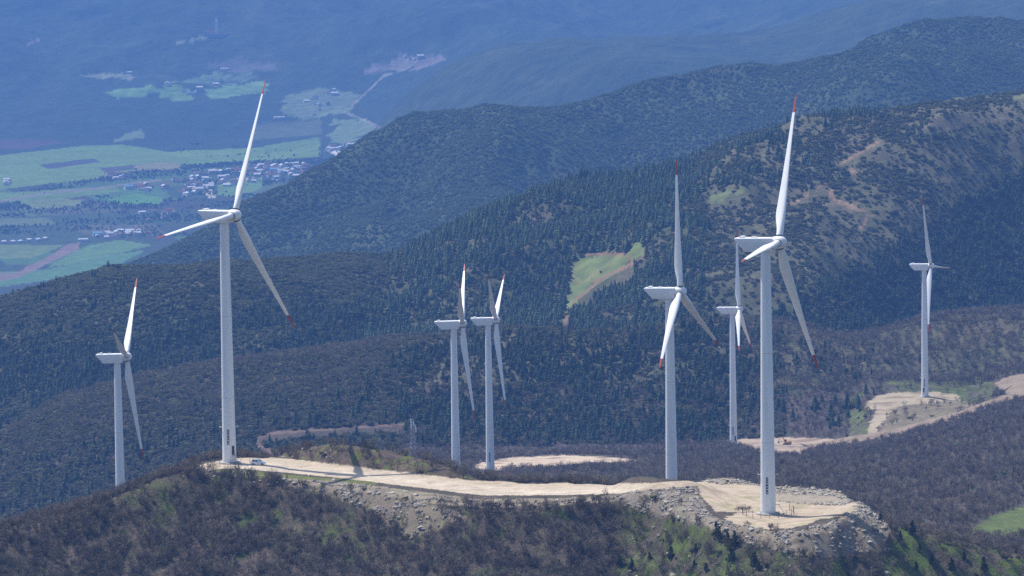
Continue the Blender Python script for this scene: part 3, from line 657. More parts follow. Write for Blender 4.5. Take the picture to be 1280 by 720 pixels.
def gn_scatter(name, pts, protos, label, cat, group=None, sub_roll=.0):
    """one object of countless plants: a point per plant, each showing one of the shapes"""
    n = len(pts)
    me = bpy.data.meshes.new(name); me.vertices.add(n); me.vertices.foreach_set('co', pts[:, :3].astype(np.float32).ravel())
    for nm, ty, v in (('plant_size', 'FLOAT_VECTOR', pts[:, 5:8]), ('turn', 'FLOAT_VECTOR', np.stack([rng.normal(0, sub_roll, n), rng.normal(0, sub_roll, n), rng.uniform(0, 6.283, n)], 1)), ('shape', 'INT', rng.integers(0, len(protos), n))):
        a = me.attributes.new(nm, ty, 'POINT')
        a.data.foreach_set('vector' if ty == 'FLOAT_VECTOR' else 'value', v.astype(np.float32 if ty != 'INT' else np.int32).ravel())
    o = obj(name, me); tag(o, label, cat, group, 'stuff')
    ng = bpy.data.node_groups.new(name, 'GeometryNodeTree')
    ng.interface.new_socket('Geometry', in_out='INPUT', socket_type='NodeSocketGeometry'); ng.interface.new_socket('Geometry', in_out='OUTPUT', socket_type='NodeSocketGeometry')
    N, L = ng.nodes, ng.links
    gi = N.new('NodeGroupInput'); go = N.new('NodeGroupOutput'); ip = N.new('GeometryNodeInstanceOnPoints'); jn = N.new('GeometryNodeJoinGeometry')
    for pr in protos:
        pr = pr if isinstance(pr, tuple) else (pr,)
        j2 = N.new('GeometryNodeJoinGeometry')
        for me2 in pr:
            key = 'shape_' + me2.name
            po = bpy.data.objects.get(key) or bpy.data.objects.new(key, me2)
            oi = N.new('GeometryNodeObjectInfo'); oi.inputs['Object'].default_value = po; oi.inputs['As Instance'].default_value = False
            L.new(oi.outputs['Geometry'], j2.inputs[0])
        g2 = N.new('GeometryNodeGeometryToInstance'); L.new(j2.outputs[0], g2.inputs[0]); L.new(g2.outputs[0], jn.inputs[0])
    L.new(gi.outputs[0], ip.inputs['Points']); L.new(jn.outputs[0], ip.inputs['Instance']); ip.inputs['Pick Instance'].default_value = True
    for nm, ty, sock in (('shape', 'INT', 'Instance Index'), ('turn', 'FLOAT_VECTOR', 'Rotation'), ('plant_size', 'FLOAT_VECTOR', 'Scale')):
        na = N.new('GeometryNodeInputNamedAttribute'); na.data_type = ty; na.inputs[0].default_value = nm
        if nm == 'turn':
            er = N.new('FunctionNodeEulerToRotation'); L.new(na.outputs['Attribute'], er.inputs[0]); L.new(er.outputs[0], ip.inputs[sock])
        else: L.new(na.outputs['Attribute'], ip.inputs[sock])
    L.new(ip.outputs[0], go.inputs[0])
    md = o.modifiers.new('plants', 'NODES'); md.node_group = ng
    return o
def sized(pts, lo, hi, wlo=.85, whi=1.15, bias=1.0):
    s = lo + (hi - lo) * rng.uniform(0, 1, len(pts)) ** bias; w = s * rng.uniform(wlo, whi, len(pts))
    return np.hstack([pts, np.stack([w, w * rng.uniform(.9, 1.1, len(pts)), s], 1)])
def show_size(pts): return pts[:, 7] / pts[:, 1] * ((pts[:, 3] > 5) & (pts[:, 3] < 1275) & (pts[:, 4] < 715) & (pts[:, 4] > 2))
def split(pts, n):
    o = np.argsort(-show_size(pts)); return pts[o[:n]], pts[o[n:]]
def plant_things(name, pts, protos, part_names, label_fn, cat, group):
    for p in pts:
        pr = protos[int(rng.integers(0, len(protos)))]
        sc = (p[5], p[6], p[7]); rz = rng.uniform(0, 6.283)
        if isinstance(pr, tuple):
            e = empty(name, p[:3], rz, sc)
            for me, pn in zip(pr, part_names): obj(pn, me, e)
        else:
            e = obj(name, pr, None, p[:3]); e.rotation_euler = (0, 0, rz); e.scale = sc
        tag(e, label_fn(p), cat, group)

# ------------------------------------------------------------------ plants: where they grow
def d_front(x, y, px, row):
    n = fbm(x, y, 9, 3, 500); gm = sample(gmask, x, y)
    d = .25 + .75 * sstep(-.35, .1, n)
    d = d * (1 - .78 * gm) * np.where(sample(verge | pad_rim, x, y), .02, 1) * np.where(sample(bank, x, y), .10, 1) * np.where(sample(bank2, x, y), .1, 1) * np.where(sample(knoll, x, y), .3, 1)
    back = y > sample(np.broadcast_to(back_y[None], X.shape), x, y) + 2
    d = np.where(back, d * np.where((px > 330) & (px < 600), .25, np.where(px > 860, .1, .6)), d)
    plat = sample(onplat, x, y) > .5
    return d * free(x, y) * np.where(plat, 0.0, 1)
front = scatter(52000, 1300, 1600, d_front); front = sized(front, .5, 1.15, .8, 1.15, 1.2)
front_i, front_r = split(front, 300)
def lab_front(p): 
    if p[3] < 240: return 'leafless grey brown shrub on the slope left of the parked car'
    if p[3] < 560: return 'leafless grey brown shrub on the slope below the parked car'
    if p[3] < 800: return 'leafless grey brown shrub on the slope below the middle of the dirt road'
    return 'leafless grey brown shrub on the green slope around the right turbine pad'
plant_things('bare_shrub', front_i, BARE, ('trunk', 'branches'), lab_front, 'shrub', 'leafless shrubs on the front hill')
gn_scatter('bare_thicket', front_r, BARE, 'tangle of leafless grey brown shrubs covering the front slope', 'shrubs')

jun_px = [(775,706),(790,712),(812,700),(838,697),(870,690),(896,671),(902,677),(910,675),(918,682),(868,712),(884,714),(915,700),(943,706),(948,712),(760,690),(828,716),(741,700),(700,712),(1124,676),(1140,668),(1150,690),(1112,676),(1166,704),(1190,712),(1205,700),(1230,714),(660,705),(725,690),(1146,712),(1100,652)]
jp = []
for a, b in jun_px:
    x, y, z = pick(a, b, 1290, 1420); jp.append((x, y, z - .1, a, b))
jp = sized(np.array(jp), 2.2, 4.2, .75, 1.0)
plant_things('juniper', jp, JUN, ('trunk', 'crown'), lambda p: 'small dark evergreen tree on the stony green slope ' + ('left of the right turbine pad' if p[3] < 960 else 'right of the turbine pad'), 'tree', 'dark evergreens on the front hill')
def d_low(x, y, px, row):
    gm = sample(gmask, x, y)
    return (.12 + .6 * gm * sstep(-.2, .3, fbm(x, y, 6, 3, 520))) * free(x, y) * (sample(onplat, x, y) < .5) * np.where(sample(bank, x, y), .12, 1)
low = sized(scatter(5200, 1300, 1600, d_low), .35, 1.25, 1.0, 1.5, 1.8)
low_i, low_r = split(low, 120)
plant_things('evergreen_bush', low_i, BUSH, (), lambda p: 'low olive green bush among the leafless shrubs ' + ('left of the dirt road' if p[3] < 300 else 'below the dirt road' if p[3] < 800 else 'around the right turbine pad'), 'bush', 'green bushes on the front hill')
gn_scatter('low_scrub', low_r, BUSH, 'low olive green scrub scattered over the front hill', 'scrub')

def d_plat(x, y, px, row):
    n = fbm(x, y, 40, 3, 540); d = .35 + .65 * sstep(-.5, .0, n)
    return d * free(x, y) * np.where((px < 560) & (y < 2300), .6, 1) * np.where(sample(gr | c8b, x, y), .12, 1)
plat = sized(scatter(42000, 1640, 3000, d_plat), .7, 1.25, .85, 1.2)
gn_scatter('bare_wood', plat, BARE, 'leafless purple brown woodland on the low plateau', 'wood')
green = sized(scatter(5000, 1700, 3000, lambda x, y, px, row: .35 * sstep(.05, .4, fbm(x, y, 60, 3, 545)) * free(x, y) + .0 * px), 1.0, 2.3, 1.0, 1.4)
gn_scatter('green_undergrowth', green, BUSH, 'patches of green undergrowth between the leafless trees', 'scrub')

# near ridge
def pine_near(x, y, px, row):
    c = sstep(455, 540, px) * (1 - sstep(905, 1010, px)); n = fbm(x, y, 55, 3, 560)
    low_left = sstep(0, 60, row - (560 - px * .25)) * (px < 470) * .25
    ledge = np.exp(-((px - 690) / 30) ** 2 - ((row - 495) / 12) ** 2)
    n = n + .5 * fbm(x, y, 16, 2, 561)
    return np.clip(c * (.08 + .92 * sstep(-.3, .15, n)) * sstep(-6, 30, row - (np.interp(px, PXC, L2row) )) + .22 * sstep(.05, .3, n) * sstep(880, 960, px) * (1 - sstep(1080, 1130, px)) + low_left, 0, 1) * free(x, y) * (1 - ledge)
L2row = np.array([ROW[np.argmin(np.abs(YR - a)), i] for i, a in enumerate(L2y)])
pn = sized(scatter(40000, 2860, 3330, pine_near), 1.8, 7.5, .9, 1.4, 1.5)
bare2 = sized(scatter(26000, 2990, 3350, lambda x, y, px, row: np.clip(sstep(860, 1020, px) * .85 + .5 * (px < 500) + .18 * (px < 860), 0, 1) * free(x, y)), .8, 1.4, .85, 1.2)
gn_scatter('bare_wood', bare2, BARE, 'leafless brown woodland on the ridge behind the far right turbine', 'wood')
sc2 = sized(scatter(60000, 2860, 3330, lambda x, y, px, row: np.clip((1 - sstep(430, 560, px)) * (.5 + .5 * sstep(-.4, .1, fbm(x, y, 35, 3, 565))) + .25 * (px > 470) * (px < 980), 0, 1) * free(x, y)), 1.1, 2.6, 1.0, 1.35)
gn_scatter('ridge_scrub', sc2, BUSH, 'dark brown green scrub on the near ridge', 'scrub')
# forest ridge
def sdark(px, row): return sstep(-5, 45, (px - 1030) + (row - 345) * 1.65) * (px > 900)  # dark pines right of this slanting line stand in for cloud shade
def pine_far(x, y, px, row):
    c = sstep(465, 560, px) * (1 - sstep(835, 905, px)); n = fbm(x, y, 80, 3, 580)
    n = n + .5 * fbm(x, y, 22, 2, 581)
    c = np.maximum(c * (.2 + .8 * sstep(-.3, .1, n)), np.where((px > 860) & (row < 235), sstep(.0, .3, n) * .55 * (1 - sstep(1060, 1130, px)), 0))
    c = np.maximum(c, sdark(px, row) * (.5 + .5 * sstep(-.3, .1, n)))
    c = np.maximum(c, (px < 560) * .85 * sstep(45, 85, row - np.interp(px, [0, 250, 480, 560], [370, 330, 320, 285])) * sstep(-.45, -.05, n)); c = np.maximum(c, (px < 160) * sstep(0, .3, n) * sstep(-.1, .2, fbm(x, y, 30, 2, 584)) * .4)
    return c * free(x, y)
pf = sized(scatter(80000, 3440, 4420, pine_far), 2.2, 8.0, .9, 1.4, 1.4)
sunlit = (pf[:, 3] > 455) & (sdark(pf[:, 3], pf[:, 4]) < .5) & (fbm(pf[:, 0], pf[:, 1], 110, 3, 583) > -.28)  # pines that get the lighter needles, painted as if in sun
pn_i, pn_r = split(pn, 260)
def lab_pine(p): return 'dark green pine on the near ridge ' + ('behind the left turbines' if p[3] < 560 else 'behind the middle turbine pair' if p[3] < 700 else 'left of the tall right turbine' if p[3] < 900 else 'behind the right turbines')
plant_things('pine_tree', pn_i, PINE, ('trunk', 'crown'), lab_pine, 'tree', 'pines on the near ridge')
gn_scatter('pine_wood', pn_r, PINE + OAKP[:3], 'dark pine wood on the face of the near ridge', 'wood')
gn_scatter('pine_forest', pf[sunlit], PINE_SUNLIT, 'lightened blue green young pine forest on the upper far ridge', 'forest')
gn_scatter('pine_forest', pf[~sunlit], PINE + OAKP[:3], 'dark pine forest, partly standing for cloud shade, in the lower folds of the far ridge', 'forest')
sc4 = sized(scatter(150000, 3440, 4420, lambda x, y, px, row: np.clip((1 - sstep(430, 520, px)) * (.6 + .4 * sstep(-.4, .0, fbm(x, y, 45, 3, 590))) + sstep(820, 900, px) * (.08 + .55 * sstep(-.1, .3, fbm(x, y, 55, 3, 595))) + .14 + .2 * (px < 880), 0, 1) * free(x, y) * (1 - .9 * sample(scar, x, y)) * (1 - .6 * sample(band, x, y))), .9, 2.7, 1.0, 1.35, 1.4)
sc4 = np.vstack([sc4, sized(scatter(60000, 3440, 4420, lambda x, y, px, row: .10 * sample(meadow, x, y) * sstep(-.1, .3, fbm(x, y, 20, 2, 598))), .6, 1.8, 1.0, 1.3, 1.5)])
gn_scatter('hill_scrub', sc4, BUSH, 'olive and brown scrub dotted over the far ridge', 'scrub')
sc5 = sized(scatter(230000, 5400, 7350, lambda x, y, px, row: .55 + .45 * sstep(-.3, .1, fbm(x, y, 120, 3, 600))), 1.1, 3.2, 1.0, 1.4, 1.4)
gn_scatter('hazy_scrub', sc5, BUSHF, 'dense low scrub wood on the hazy ridge', 'scrub')
def d_val(x, y, px, row):
    r_ = np.minimum.reduce([line_dist(px, row, l_) for l_ in ([(0,262),(110,258),(230,250)], [(0,285),(90,278),(200,272),(240,262)], [(0,247),(120,226),(230,216)], [(110,222),(260,208),(400,200)], [(0,268),(60,264),(200,258)])])
    n = fbm(x, y, 160, 3, 610)
    return np.clip(.55 * np.exp(-(r_ / 3.0) ** 2) + .6 * sstep(-.05, .3, n) * ((row > 245) & (row < 305) | (px > 215) & (row > 180)) , 0, 1) * np.where(sample(VFIELD, x, y), .06, 1)
val = sized(scatter(60000, 8300, 12600, d_val, -60, 520), 1.4, 3.4, 1.0, 1.5)
gn_scatter('valley_trees', val, OAK, 'dark hedgerow trees between the valley fields', 'trees')
# ------------------------------------------------------------------ stones
def stone(seed):
    r = random.Random(seed); bm = bmesh.new(); bmesh.ops.create_icosphere(bm, subdivisions=1, radius=.5)
    sx, sy, sz = r.uniform(.8, 1.3), r.uniform(.7, 1.1), r.uniform(.5, .8)
    for v in bm.verts: v.co = Vector((v.co.x * sx, v.co.y * sy, v.co.z * sz)) * r.uniform(.7, 1.2)
    me = bpy.data.meshes.new('stone'); bm.to_mesh(me); bm.free(); me.materials.append(M_rock); return me
STONE = [stone(700 + s) for s in range(7)]
def d_stone(x, y, px, row):
    n = fbm(x, y, 5, 3, 630); b = sample(bank, x, y); k = sample(knoll, x, y); b2 = sample(bank2, x, y); pr = sample(pad_rim, x, y); gm = sample(gmask, x, y)
    front_ = y < sample(np.broadcast_to(lip_y[None], X.shape), x, y) + 1
    edge = np.exp(-((row - np.interp(px, [250, 330, 430, 480], [592, 602, 614, 640])) / 7) ** 2) * (px < 480) * (px > 240)
    d = b * (.12 + .75 * sstep(-.1, .3, n)) + k * .55 * sstep(-.2, .3, n) + b2 * (.08 + .4 * sstep(.0, .35, n)) + sample(verge, x, y) * .22 * sstep(-.1, .3, n) + pr * .3 + edge * .5 + .8 * np.exp(-(line_dist(px, row, [(964,629),(1010,632),(1054,631),(1082,626)]) / 2.2) ** 2) + .03 * gm * front_ + ((px > 335) & (px < 420) & (row < 575)) * .1
    return np.clip(d, 0, 1) * free(x, y)
st = np.vstack([scatter(50000, 1335, 1490, d_stone, 760, 1130, 725), scatter(36000, 1390, 1510, d_stone, 420, 640, 725), scatter(16000, 1400, 1480, d_stone, 640, 790, 725), scatter(9000, 1470, 1580, d_stone, 230, 440, 725)])
st = sized(st, .3, 1.8, .9, 1.35, 4.5); st[:, 2] += .05
st_i, st_r = split(st, 240)
def lab_stone(p):
    if p[3] > 985: return 'pale angular boulder on the bank right of the nearest turbine'
    if p[3] > 872: return 'pale angular boulder on the bank below the nearest turbine'
    if p[3] > 700: return 'grey boulder on the stony knoll left of the turbine pad'
    return 'grey boulder on the embankment under the dirt road'
plant_things('boulder', st_i, STONE, (), lab_stone, 'boulder', 'boulders of the gravel banks')
gn_scatter('rubble', st_r, STONE, 'pale grey rubble of small stones on the banks', 'rubble', sub_roll=.5)

# ------------------------------------------------------------------ wind turbines
HUB = 75.7; TILT = math.radians(4); OH = 3.9; CONE = math.radians(2.0); RAD = 45.0
def blade_mesh(r0, r1, m, n=16, rings=18, name='blade', phase=0.0):
    """one feathered blade along local +Z, chord mostly along +X (the rotor axis)"""
    stn = np.array([1.0, 2.5, 4, 6.5, 9, 13, 20, 28, 36, 41, 44, 45.0]); ch = np.array([1.9, 1.9, 2.0, 2.65, 3.05, 2.75, 2.15, 1.6, 1.12, .82, .55, .12])
    th = np.array([1.0, 1.0, .85, .52, .38, .30, .24, .20, .18, .17, .16, .15]); tw = np.radians([14, 14, 14, 13, 11, 8, 5, 2.5, 1, 0, 0, 0])
    V = []; Fc = []
    rs = np.linspace(r0, r1, rings)
    for rr_ in rs:
        c = np.interp(rr_, stn, ch); t = np.interp(rr_, stn, th); w = np.interp(rr_, stn, tw); k = sstep(2.5, 8, rr_)
        pit = math.radians(112) - w
        cd = np.array([math.sin(pit), math.cos(pit), 0]); td = np.array([-math.cos(pit), math.sin(pit), 0])
        bend = 1.2 * (rr_ / 45.0) ** 2.2
        for i in range(n):
            a = 2 * math.pi * i / n; xx = math.cos(a); yy = math.sin(a)
            circ = (.5 * xx * c, .5 * yy * c * t)
            s_ = (1 - xx) / 2; yt = 5 * t * (.2969 * math.sqrt(max(s_, 0)) - .126 * s_ - .3516 * s_**2 + .2843 * s_**3 - .1015 * s_**4)
            foil = ((.35 - s_) * c, math.copysign(yt, yy) * c + .02 * c * math.sin(math.pi * s_))
            p = (1 - k) * np.array(circ) + k * np.array(foil)
            q_ = cd * p[0] + td * p[1] + np.array([bend * .4, -bend * .35, rr_]); V.append(q_)
    for j in range(rings - 1):
        for i in range(n):
            b = (i + 1) % n; Fc.append((j * n + i, j * n + b, (j + 1) * n + b, (j + 1) * n + i))
    Fc.append(tuple(range(n))[::-1]); Fc.append(tuple(range((rings - 1) * n, rings * n)))
    return auto_smooth(mesh_np(name, V, Fc, m, True), 50)
BL_MAIN = blade_mesh(1.15, 39.6, M_blade, rings=30); BL_TIP = blade_mesh(39.6, 44.97, M_red, rings=8, name='blade_tip')
def tower_meshes():
    top = HUB - 2.25; rb, rt = 2.12, 1.36; out = []
    rad = lambda z: rb + (rt - rb) * z / top
    for a, b in ((0.35, 20.0), (20.06, 45.0), (45.06, top)):
        mb = MB(); k = 7; mb.lathe([(rad(a + (b - a) * i / k), a + (b - a) * i / k) for i in range(k + 1)], 40); out.append(auto_smooth(mb.mesh('tower_section', M_white)))
    fl = MB()
    for z in (20.03, 45.03): fl.lathe([(rad(z) - .05, z - .07), (rad(z) - .012, z - .06), (rad(z) - .012, z + .06), (rad(z) - .05, z + .07)], 40)
    out.append(auto_smooth(fl.mesh('flange', M_hubd)))
    fd = MB(); fd.lathe([(3.3, -.9), (3.3, .12), (3.15, .22), (2.35, .36)], 36); out.append(auto_smooth(fd.mesh('foundation', M_conc)))
    return out, rad
TW, TRAD = tower_meshes()
def curved_plate(z0, z1, ang, halfw, m, name, rows=1, off=.035):
    mb = MB(); n = 5; v = []
    for z in np.linspace(z0, z1, rows + 1):
        for o_ in (off, -.02):
            for i in range(n):
                a = ang + halfw * (2 * i / (n - 1) - 1) / TRAD(z); r = TRAD(z) + o_; v.append((r * math.cos(a), r * math.sin(a), z))
    f = []
    for k in range(rows):
        b0, b1 = k * 2 * n, (k + 1) * 2 * n
        for i in range(n - 1): f.append((b0 + i, b0 + i + 1, b1 + i + 1, b1 + i))
        f += [(b0, b1, b1 + n, b0 + n), (b0 + n - 1, b0 + 2 * n - 1, b1 + 2 * n - 1, b1 + n - 1)]
    f.append(tuple(list(range(n)) + list(range(2 * n - 1, n - 1, -1)))); b = rows * 2 * n; f.append(tuple([b + i for i in range(n)][::-1] + [b + i for i in range(n, 2 * n)]))
    mb.add(v, f); return mb.mesh(name, m)
def nacelle_mesh():
    prof = [(-8.5, 1.55), (2.35, 1.55), (2.35, -2.05), (1.6, -2.25), (-5.6, -2.25), (-7.9, .35), (-8.5, .75)]
    bm = bmesh.new(); w = 1.75; a = [bm.verts.new((x, -w, z)) for x, z in prof]; b = [bm.verts.new((x, w, z)) for x, z in prof]
    bm.faces.new(a); bm.faces.new(b[::-1]); n = len(prof)
    for i in range(n): bm.faces.new((a[i], b[i], b[(i + 1) % n], a[(i + 1) % n]))
    bmesh.ops.recalc_face_normals(bm, faces=bm.faces); bmesh.ops.bevel(bm, geom=bm.edges[:], offset=.28, segments=3, affect='EDGES', profile=.6)
    me = bpy.data.meshes.new('nacelle'); bm.to_mesh(me); bm.free(); me.materials.append(M_blade); return auto_smooth(me, 35)
NAC = nacelle_mesh()
mb = MB(); mb.box((-6.6, 0, 1.75), (1.3, 2.2, .45), .9); COOL = mb.mesh('cooler', M_blade)
mb = MB(); mb.box((-3.2, 0, 1.66), (1.6, 1.3, .24), .9); HATCH = mb.mesh('roof_hatch', M_blade)
mb = MB(); mb.tube((-7.9, .9, 1.4), (-7.9, .9, 2.9), .035, .03, 6, True); mb.box((-7.9, .9, 2.9), (.5, .05, .05)); mb.tube((-7.9, -.9, 1.4), (-7.9, -.9, 2.6), .035, .03, 6, True); mb.box((-7.9, -.9, 2.65), (.16, .16, .25)); VANE = mb.mesh('wind_vane', M_hubd)
mb = MB(); mb.lathe([(1.55, -1.65), (1.72, -1.4), (1.74, .5), (1.6, 1.1), (1.25, 1.7), (.7, 2.1), (.22, 2.25)], 28, 'x'); SPIN = auto_smooth(mb.mesh('spinner', M_blade), 50)
mb = MB(); mb.lathe([(1.35, -2.1), (1.5, -2.05), (1.5, -1.5), (1.3, -1.4)], 28, 'x'); COLLAR = auto_smooth(mb.mesh('shaft_collar', M_hubd))
mb = MB(); mb.lathe([(1.02, 1.55), (1.06, 1.6), (1.06, 1.95), (1.0, 2.0)], 24); SEAL = auto_smooth(mb.mesh('pitch_bearing', M_hubd))
TL = {1: 'white wind turbine at far left rising behind the bushy front slope', 2: 'tall white wind turbine beside the parked car', 3: 'left one of the middle pair of slender white wind turbines', 4: 'right one of the middle pair of slender white wind turbines',
      5: 'small white wind turbine just left of the tall right one', 6: 'white wind turbine with one blade straight up behind the stony knoll', 7: 'tall white wind turbine on the gravel pad, nearest on the right', 8: 'small white wind turbine at far right on its own tan pad'}
for k, (tx, ty, tz, yaw, ph) in TURB.items():
    t = empty('wind_turbine', (tx, ty, tz), math.radians(yaw - 90)); tag(t, TL[k], 'wind turbine', 'wind turbines on the hills')
    tw_e = None
    sec = [obj('tower_section', TW[i], t) for i in range(3)]
    obj('flange', TW[3], t); obj('foundation', TW[4], t)
    rz = math.radians(yaw - 90)
    cam_a = math.atan2(-ty, -tx) - rz                       # direction of the viewer's side in the turbine's own frame
    if k in (2, 4, 5, 7, 8):
        dz = {2: (cam_a + .62, .1), 7: (cam_a + 1.9, .1), 8: (cam_a - .35, 2), 5: (cam_a + .5, .1), 4: (cam_a + 1.5, .1)}[k]
        dr = obj('door', curved_plate(2.6, 5.3, dz[0], .5, M_dark, 'door'), t)
        st_ = MB(); ca, sa = math.cos(dz[0]), math.sin(dz[0])
        st_.box((ca * 2.75, sa * 2.75, 2.45), (1.0, 1.1, .12), rz=dz[0])
        for s in range(5): st_.box((ca * (3.25 + .28 * s) , sa * (3.25 + .28 * s), 2.1 - .42 * s), (.3, .9, .07), rz=dz[0])
        obj('door_steps', st_.mesh('door_steps', M_conc), t)
        # the vertical dark lettering strips round the tower foot and the lamp brackets above them
        for da in (-.12, 2 * math.pi / 3 - .12, -2 * math.pi / 3 - .12):
            a0 = cam_a + da; lm = obj('lettering_strip', curved_plate(5.7, 10.4, a0, .34, M_dark, 'lettering_strip', 3, .02), t)
            for zz, hh, ww in ((6.15, .5, .1), (7.0, .35, .17), (7.75, .4, .12), (8.6, .3, .17), (9.3, .45, .1), (9.95, .25, .15)):
                obj('letter', curved_plate(zz - hh / 2, zz + hh / 2, a0, ww, M_white, 'letter', 1, .045), lm)
        for da in (-math.pi / 2, math.pi / 2):
            lb = MB(); a0 = cam_a + da; r = TRAD(10.9); lb.tube((r * math.cos(a0), r * math.sin(a0), 10.9), ((r + .7) * math.cos(a0), (r + .7) * math.sin(a0), 10.9), .07, .07, 6, True); lb.box(((r + .7) * math.cos(a0), (r + .7) * math.sin(a0), 11.0), (.3, .3, .3))
            obj('lamp_bracket', lb.mesh('lamp_bracket', M_white), t)
    nac = obj('nacelle', NAC, t, (0, 0, HUB)); nac.rotation_euler = (0, -TILT * .25, 0)
    for me, nm in ((COOL, 'cooler'), (HATCH, 'roof_hatch'), (VANE, 'wind_vane')): obj(nm, me, nac)
    ax = Vector((math.cos(TILT), 0, math.sin(TILT))); sv = Vector((0, 1, 0)); vv = Vector((-math.sin(TILT), 0, math.cos(TILT)))
    hub = Vector((0, 0, HUB)) + ax * OH
    base = Matrix((( ax.x, sv.x, vv.x, hub.x), (ax.y, sv.y, vv.y, hub.y), (ax.z, sv.z, vv.z, hub.z), (0, 0, 0, 1)))
    sp = obj('hub', SPIN, t); sp.matrix_local = base
    cl = obj('shaft_collar', COLLAR, sp)
    for j in range(3):
        a = math.radians(ph) + j * 2 * math.pi / 3
        rot = base @ Matrix.Rotation(-a, 4, 'X') @ Matrix.Rotation(CONE, 4, 'Y')
        bl = obj('blade', BL_MAIN, t); bl.matrix_local = rot
        tp = obj('blade_tip', BL_TIP, bl); tag(tp, 'orange red blade tip'); obj('pitch_bearing', SEAL, bl)

# ------------------------------------------------------------------ parked car
def car():
    M_car = mat('white_car_paint', (.78, .79, .80), .25, spec=.5); M_gl = mat('car_glass', (.02, .025, .03), .08, spec=.6); M_ty = mat('tyre_rubber', (.02, .02, .02), .8); M_lamp = mat('lamp_lens', (.55, .10, .06), .2); M_rim = mat('alloy', (.45, .46, .47), .35)
    x, y, z = pick(323, 581, 1500, 1570); c = empty('parked_car', (x, y, ground(x, y)), math.radians(-12)); tag(c, 'white estate car parked on the pale road beside the left turbine', 'car')
    prof = [(-2.2, .35), (-2.25, .85), (-2.1, 1.0), (-1.85, 1.62), (-1.6, 1.7), (.35, 1.68), (1.05, 1.08), (2.05, .92), (2.25, .7), (2.25, .35)]
    bm = bmesh.new(); A, B = [], []
    for px_, pz in prof:
        w = .9 - (.16 if pz > 1.3 else 0); A.append(bm.verts.new((px_, -w, pz))); B.append(bm.verts.new((px_, w, pz)))
    bm.faces.new(A); bm.faces.new(B[::-1])
    for i in range(len(prof)): bm.faces.new((A[i], B[i], B[(i + 1) % len(prof)], A[(i + 1) % len(prof)]))
    bmesh.ops.recalc_face_normals(bm, faces=bm.faces); bmesh.ops.bevel(bm, geom=bm.edges[:], offset=.07, segments=2, affect='EDGES')
    me = bpy.data.meshes.new('body'); bm.to_mesh(me); bm.free(); me.materials.append(M_car); obj('body', auto_smooth(me), c)
    for s in (-1, 1):
        for x0, x1, xt0, xt1 in ((-1.75, -.8, -1.6, -.8), (-.7, .1, -.7, .1), (.2, .85, .2, .35)):
            g = MB(); g.add([(x0, s * .885, 1.08), (x1, s * .885, 1.08), (xt1, s * .775, 1.58), (xt0, s * .775, 1.58)], [(0, 1, 2, 3)]); obj('side_window', g.mesh('side_window', M_gl), c)
    g = MB(); g.add([(1.03, -.75, 1.14), (1.03, .75, 1.14), (.44, .66, 1.64), (.44, -.66, 1.64)], [(0, 1, 2, 3)]); obj('windscreen', g.mesh('windscreen', M_gl), c)
    g = MB(); g.add([(-2.1, -.72, 1.08), (-2.1, .72, 1.08), (-1.9, .64, 1.55), (-1.9, -.64, 1.55)], [(0, 1, 2, 3)]); obj('rear_window', g.mesh('rear_window', M_gl), c)
    for sx in (-1.4, 1.4):
        for s in (-1, 1):
            w = MB(); w.tube((sx, s * .72, .34), (sx, s * .93, .34), .34, .34, 18, True); wo = obj('wheel', w.mesh('wheel', M_ty), c)
            w = MB(); w.tube((sx, s * .925, .34), (sx, s * .945, .34), .2, .2, 12, True); obj('rim', w.mesh('rim', M_rim), wo)
    for s in (-1, 1):
        w = MB(); w.box((-2.24, s * .7, .9), (.06, .22, .28)); obj('tail_light', w.mesh('tail_light', M_lamp), c)
        w = MB(); w.box((2.22, s * .65, .75), (.08, .36, .16)); obj('headlight', w.mesh('headlight', M_rim), c)
car()

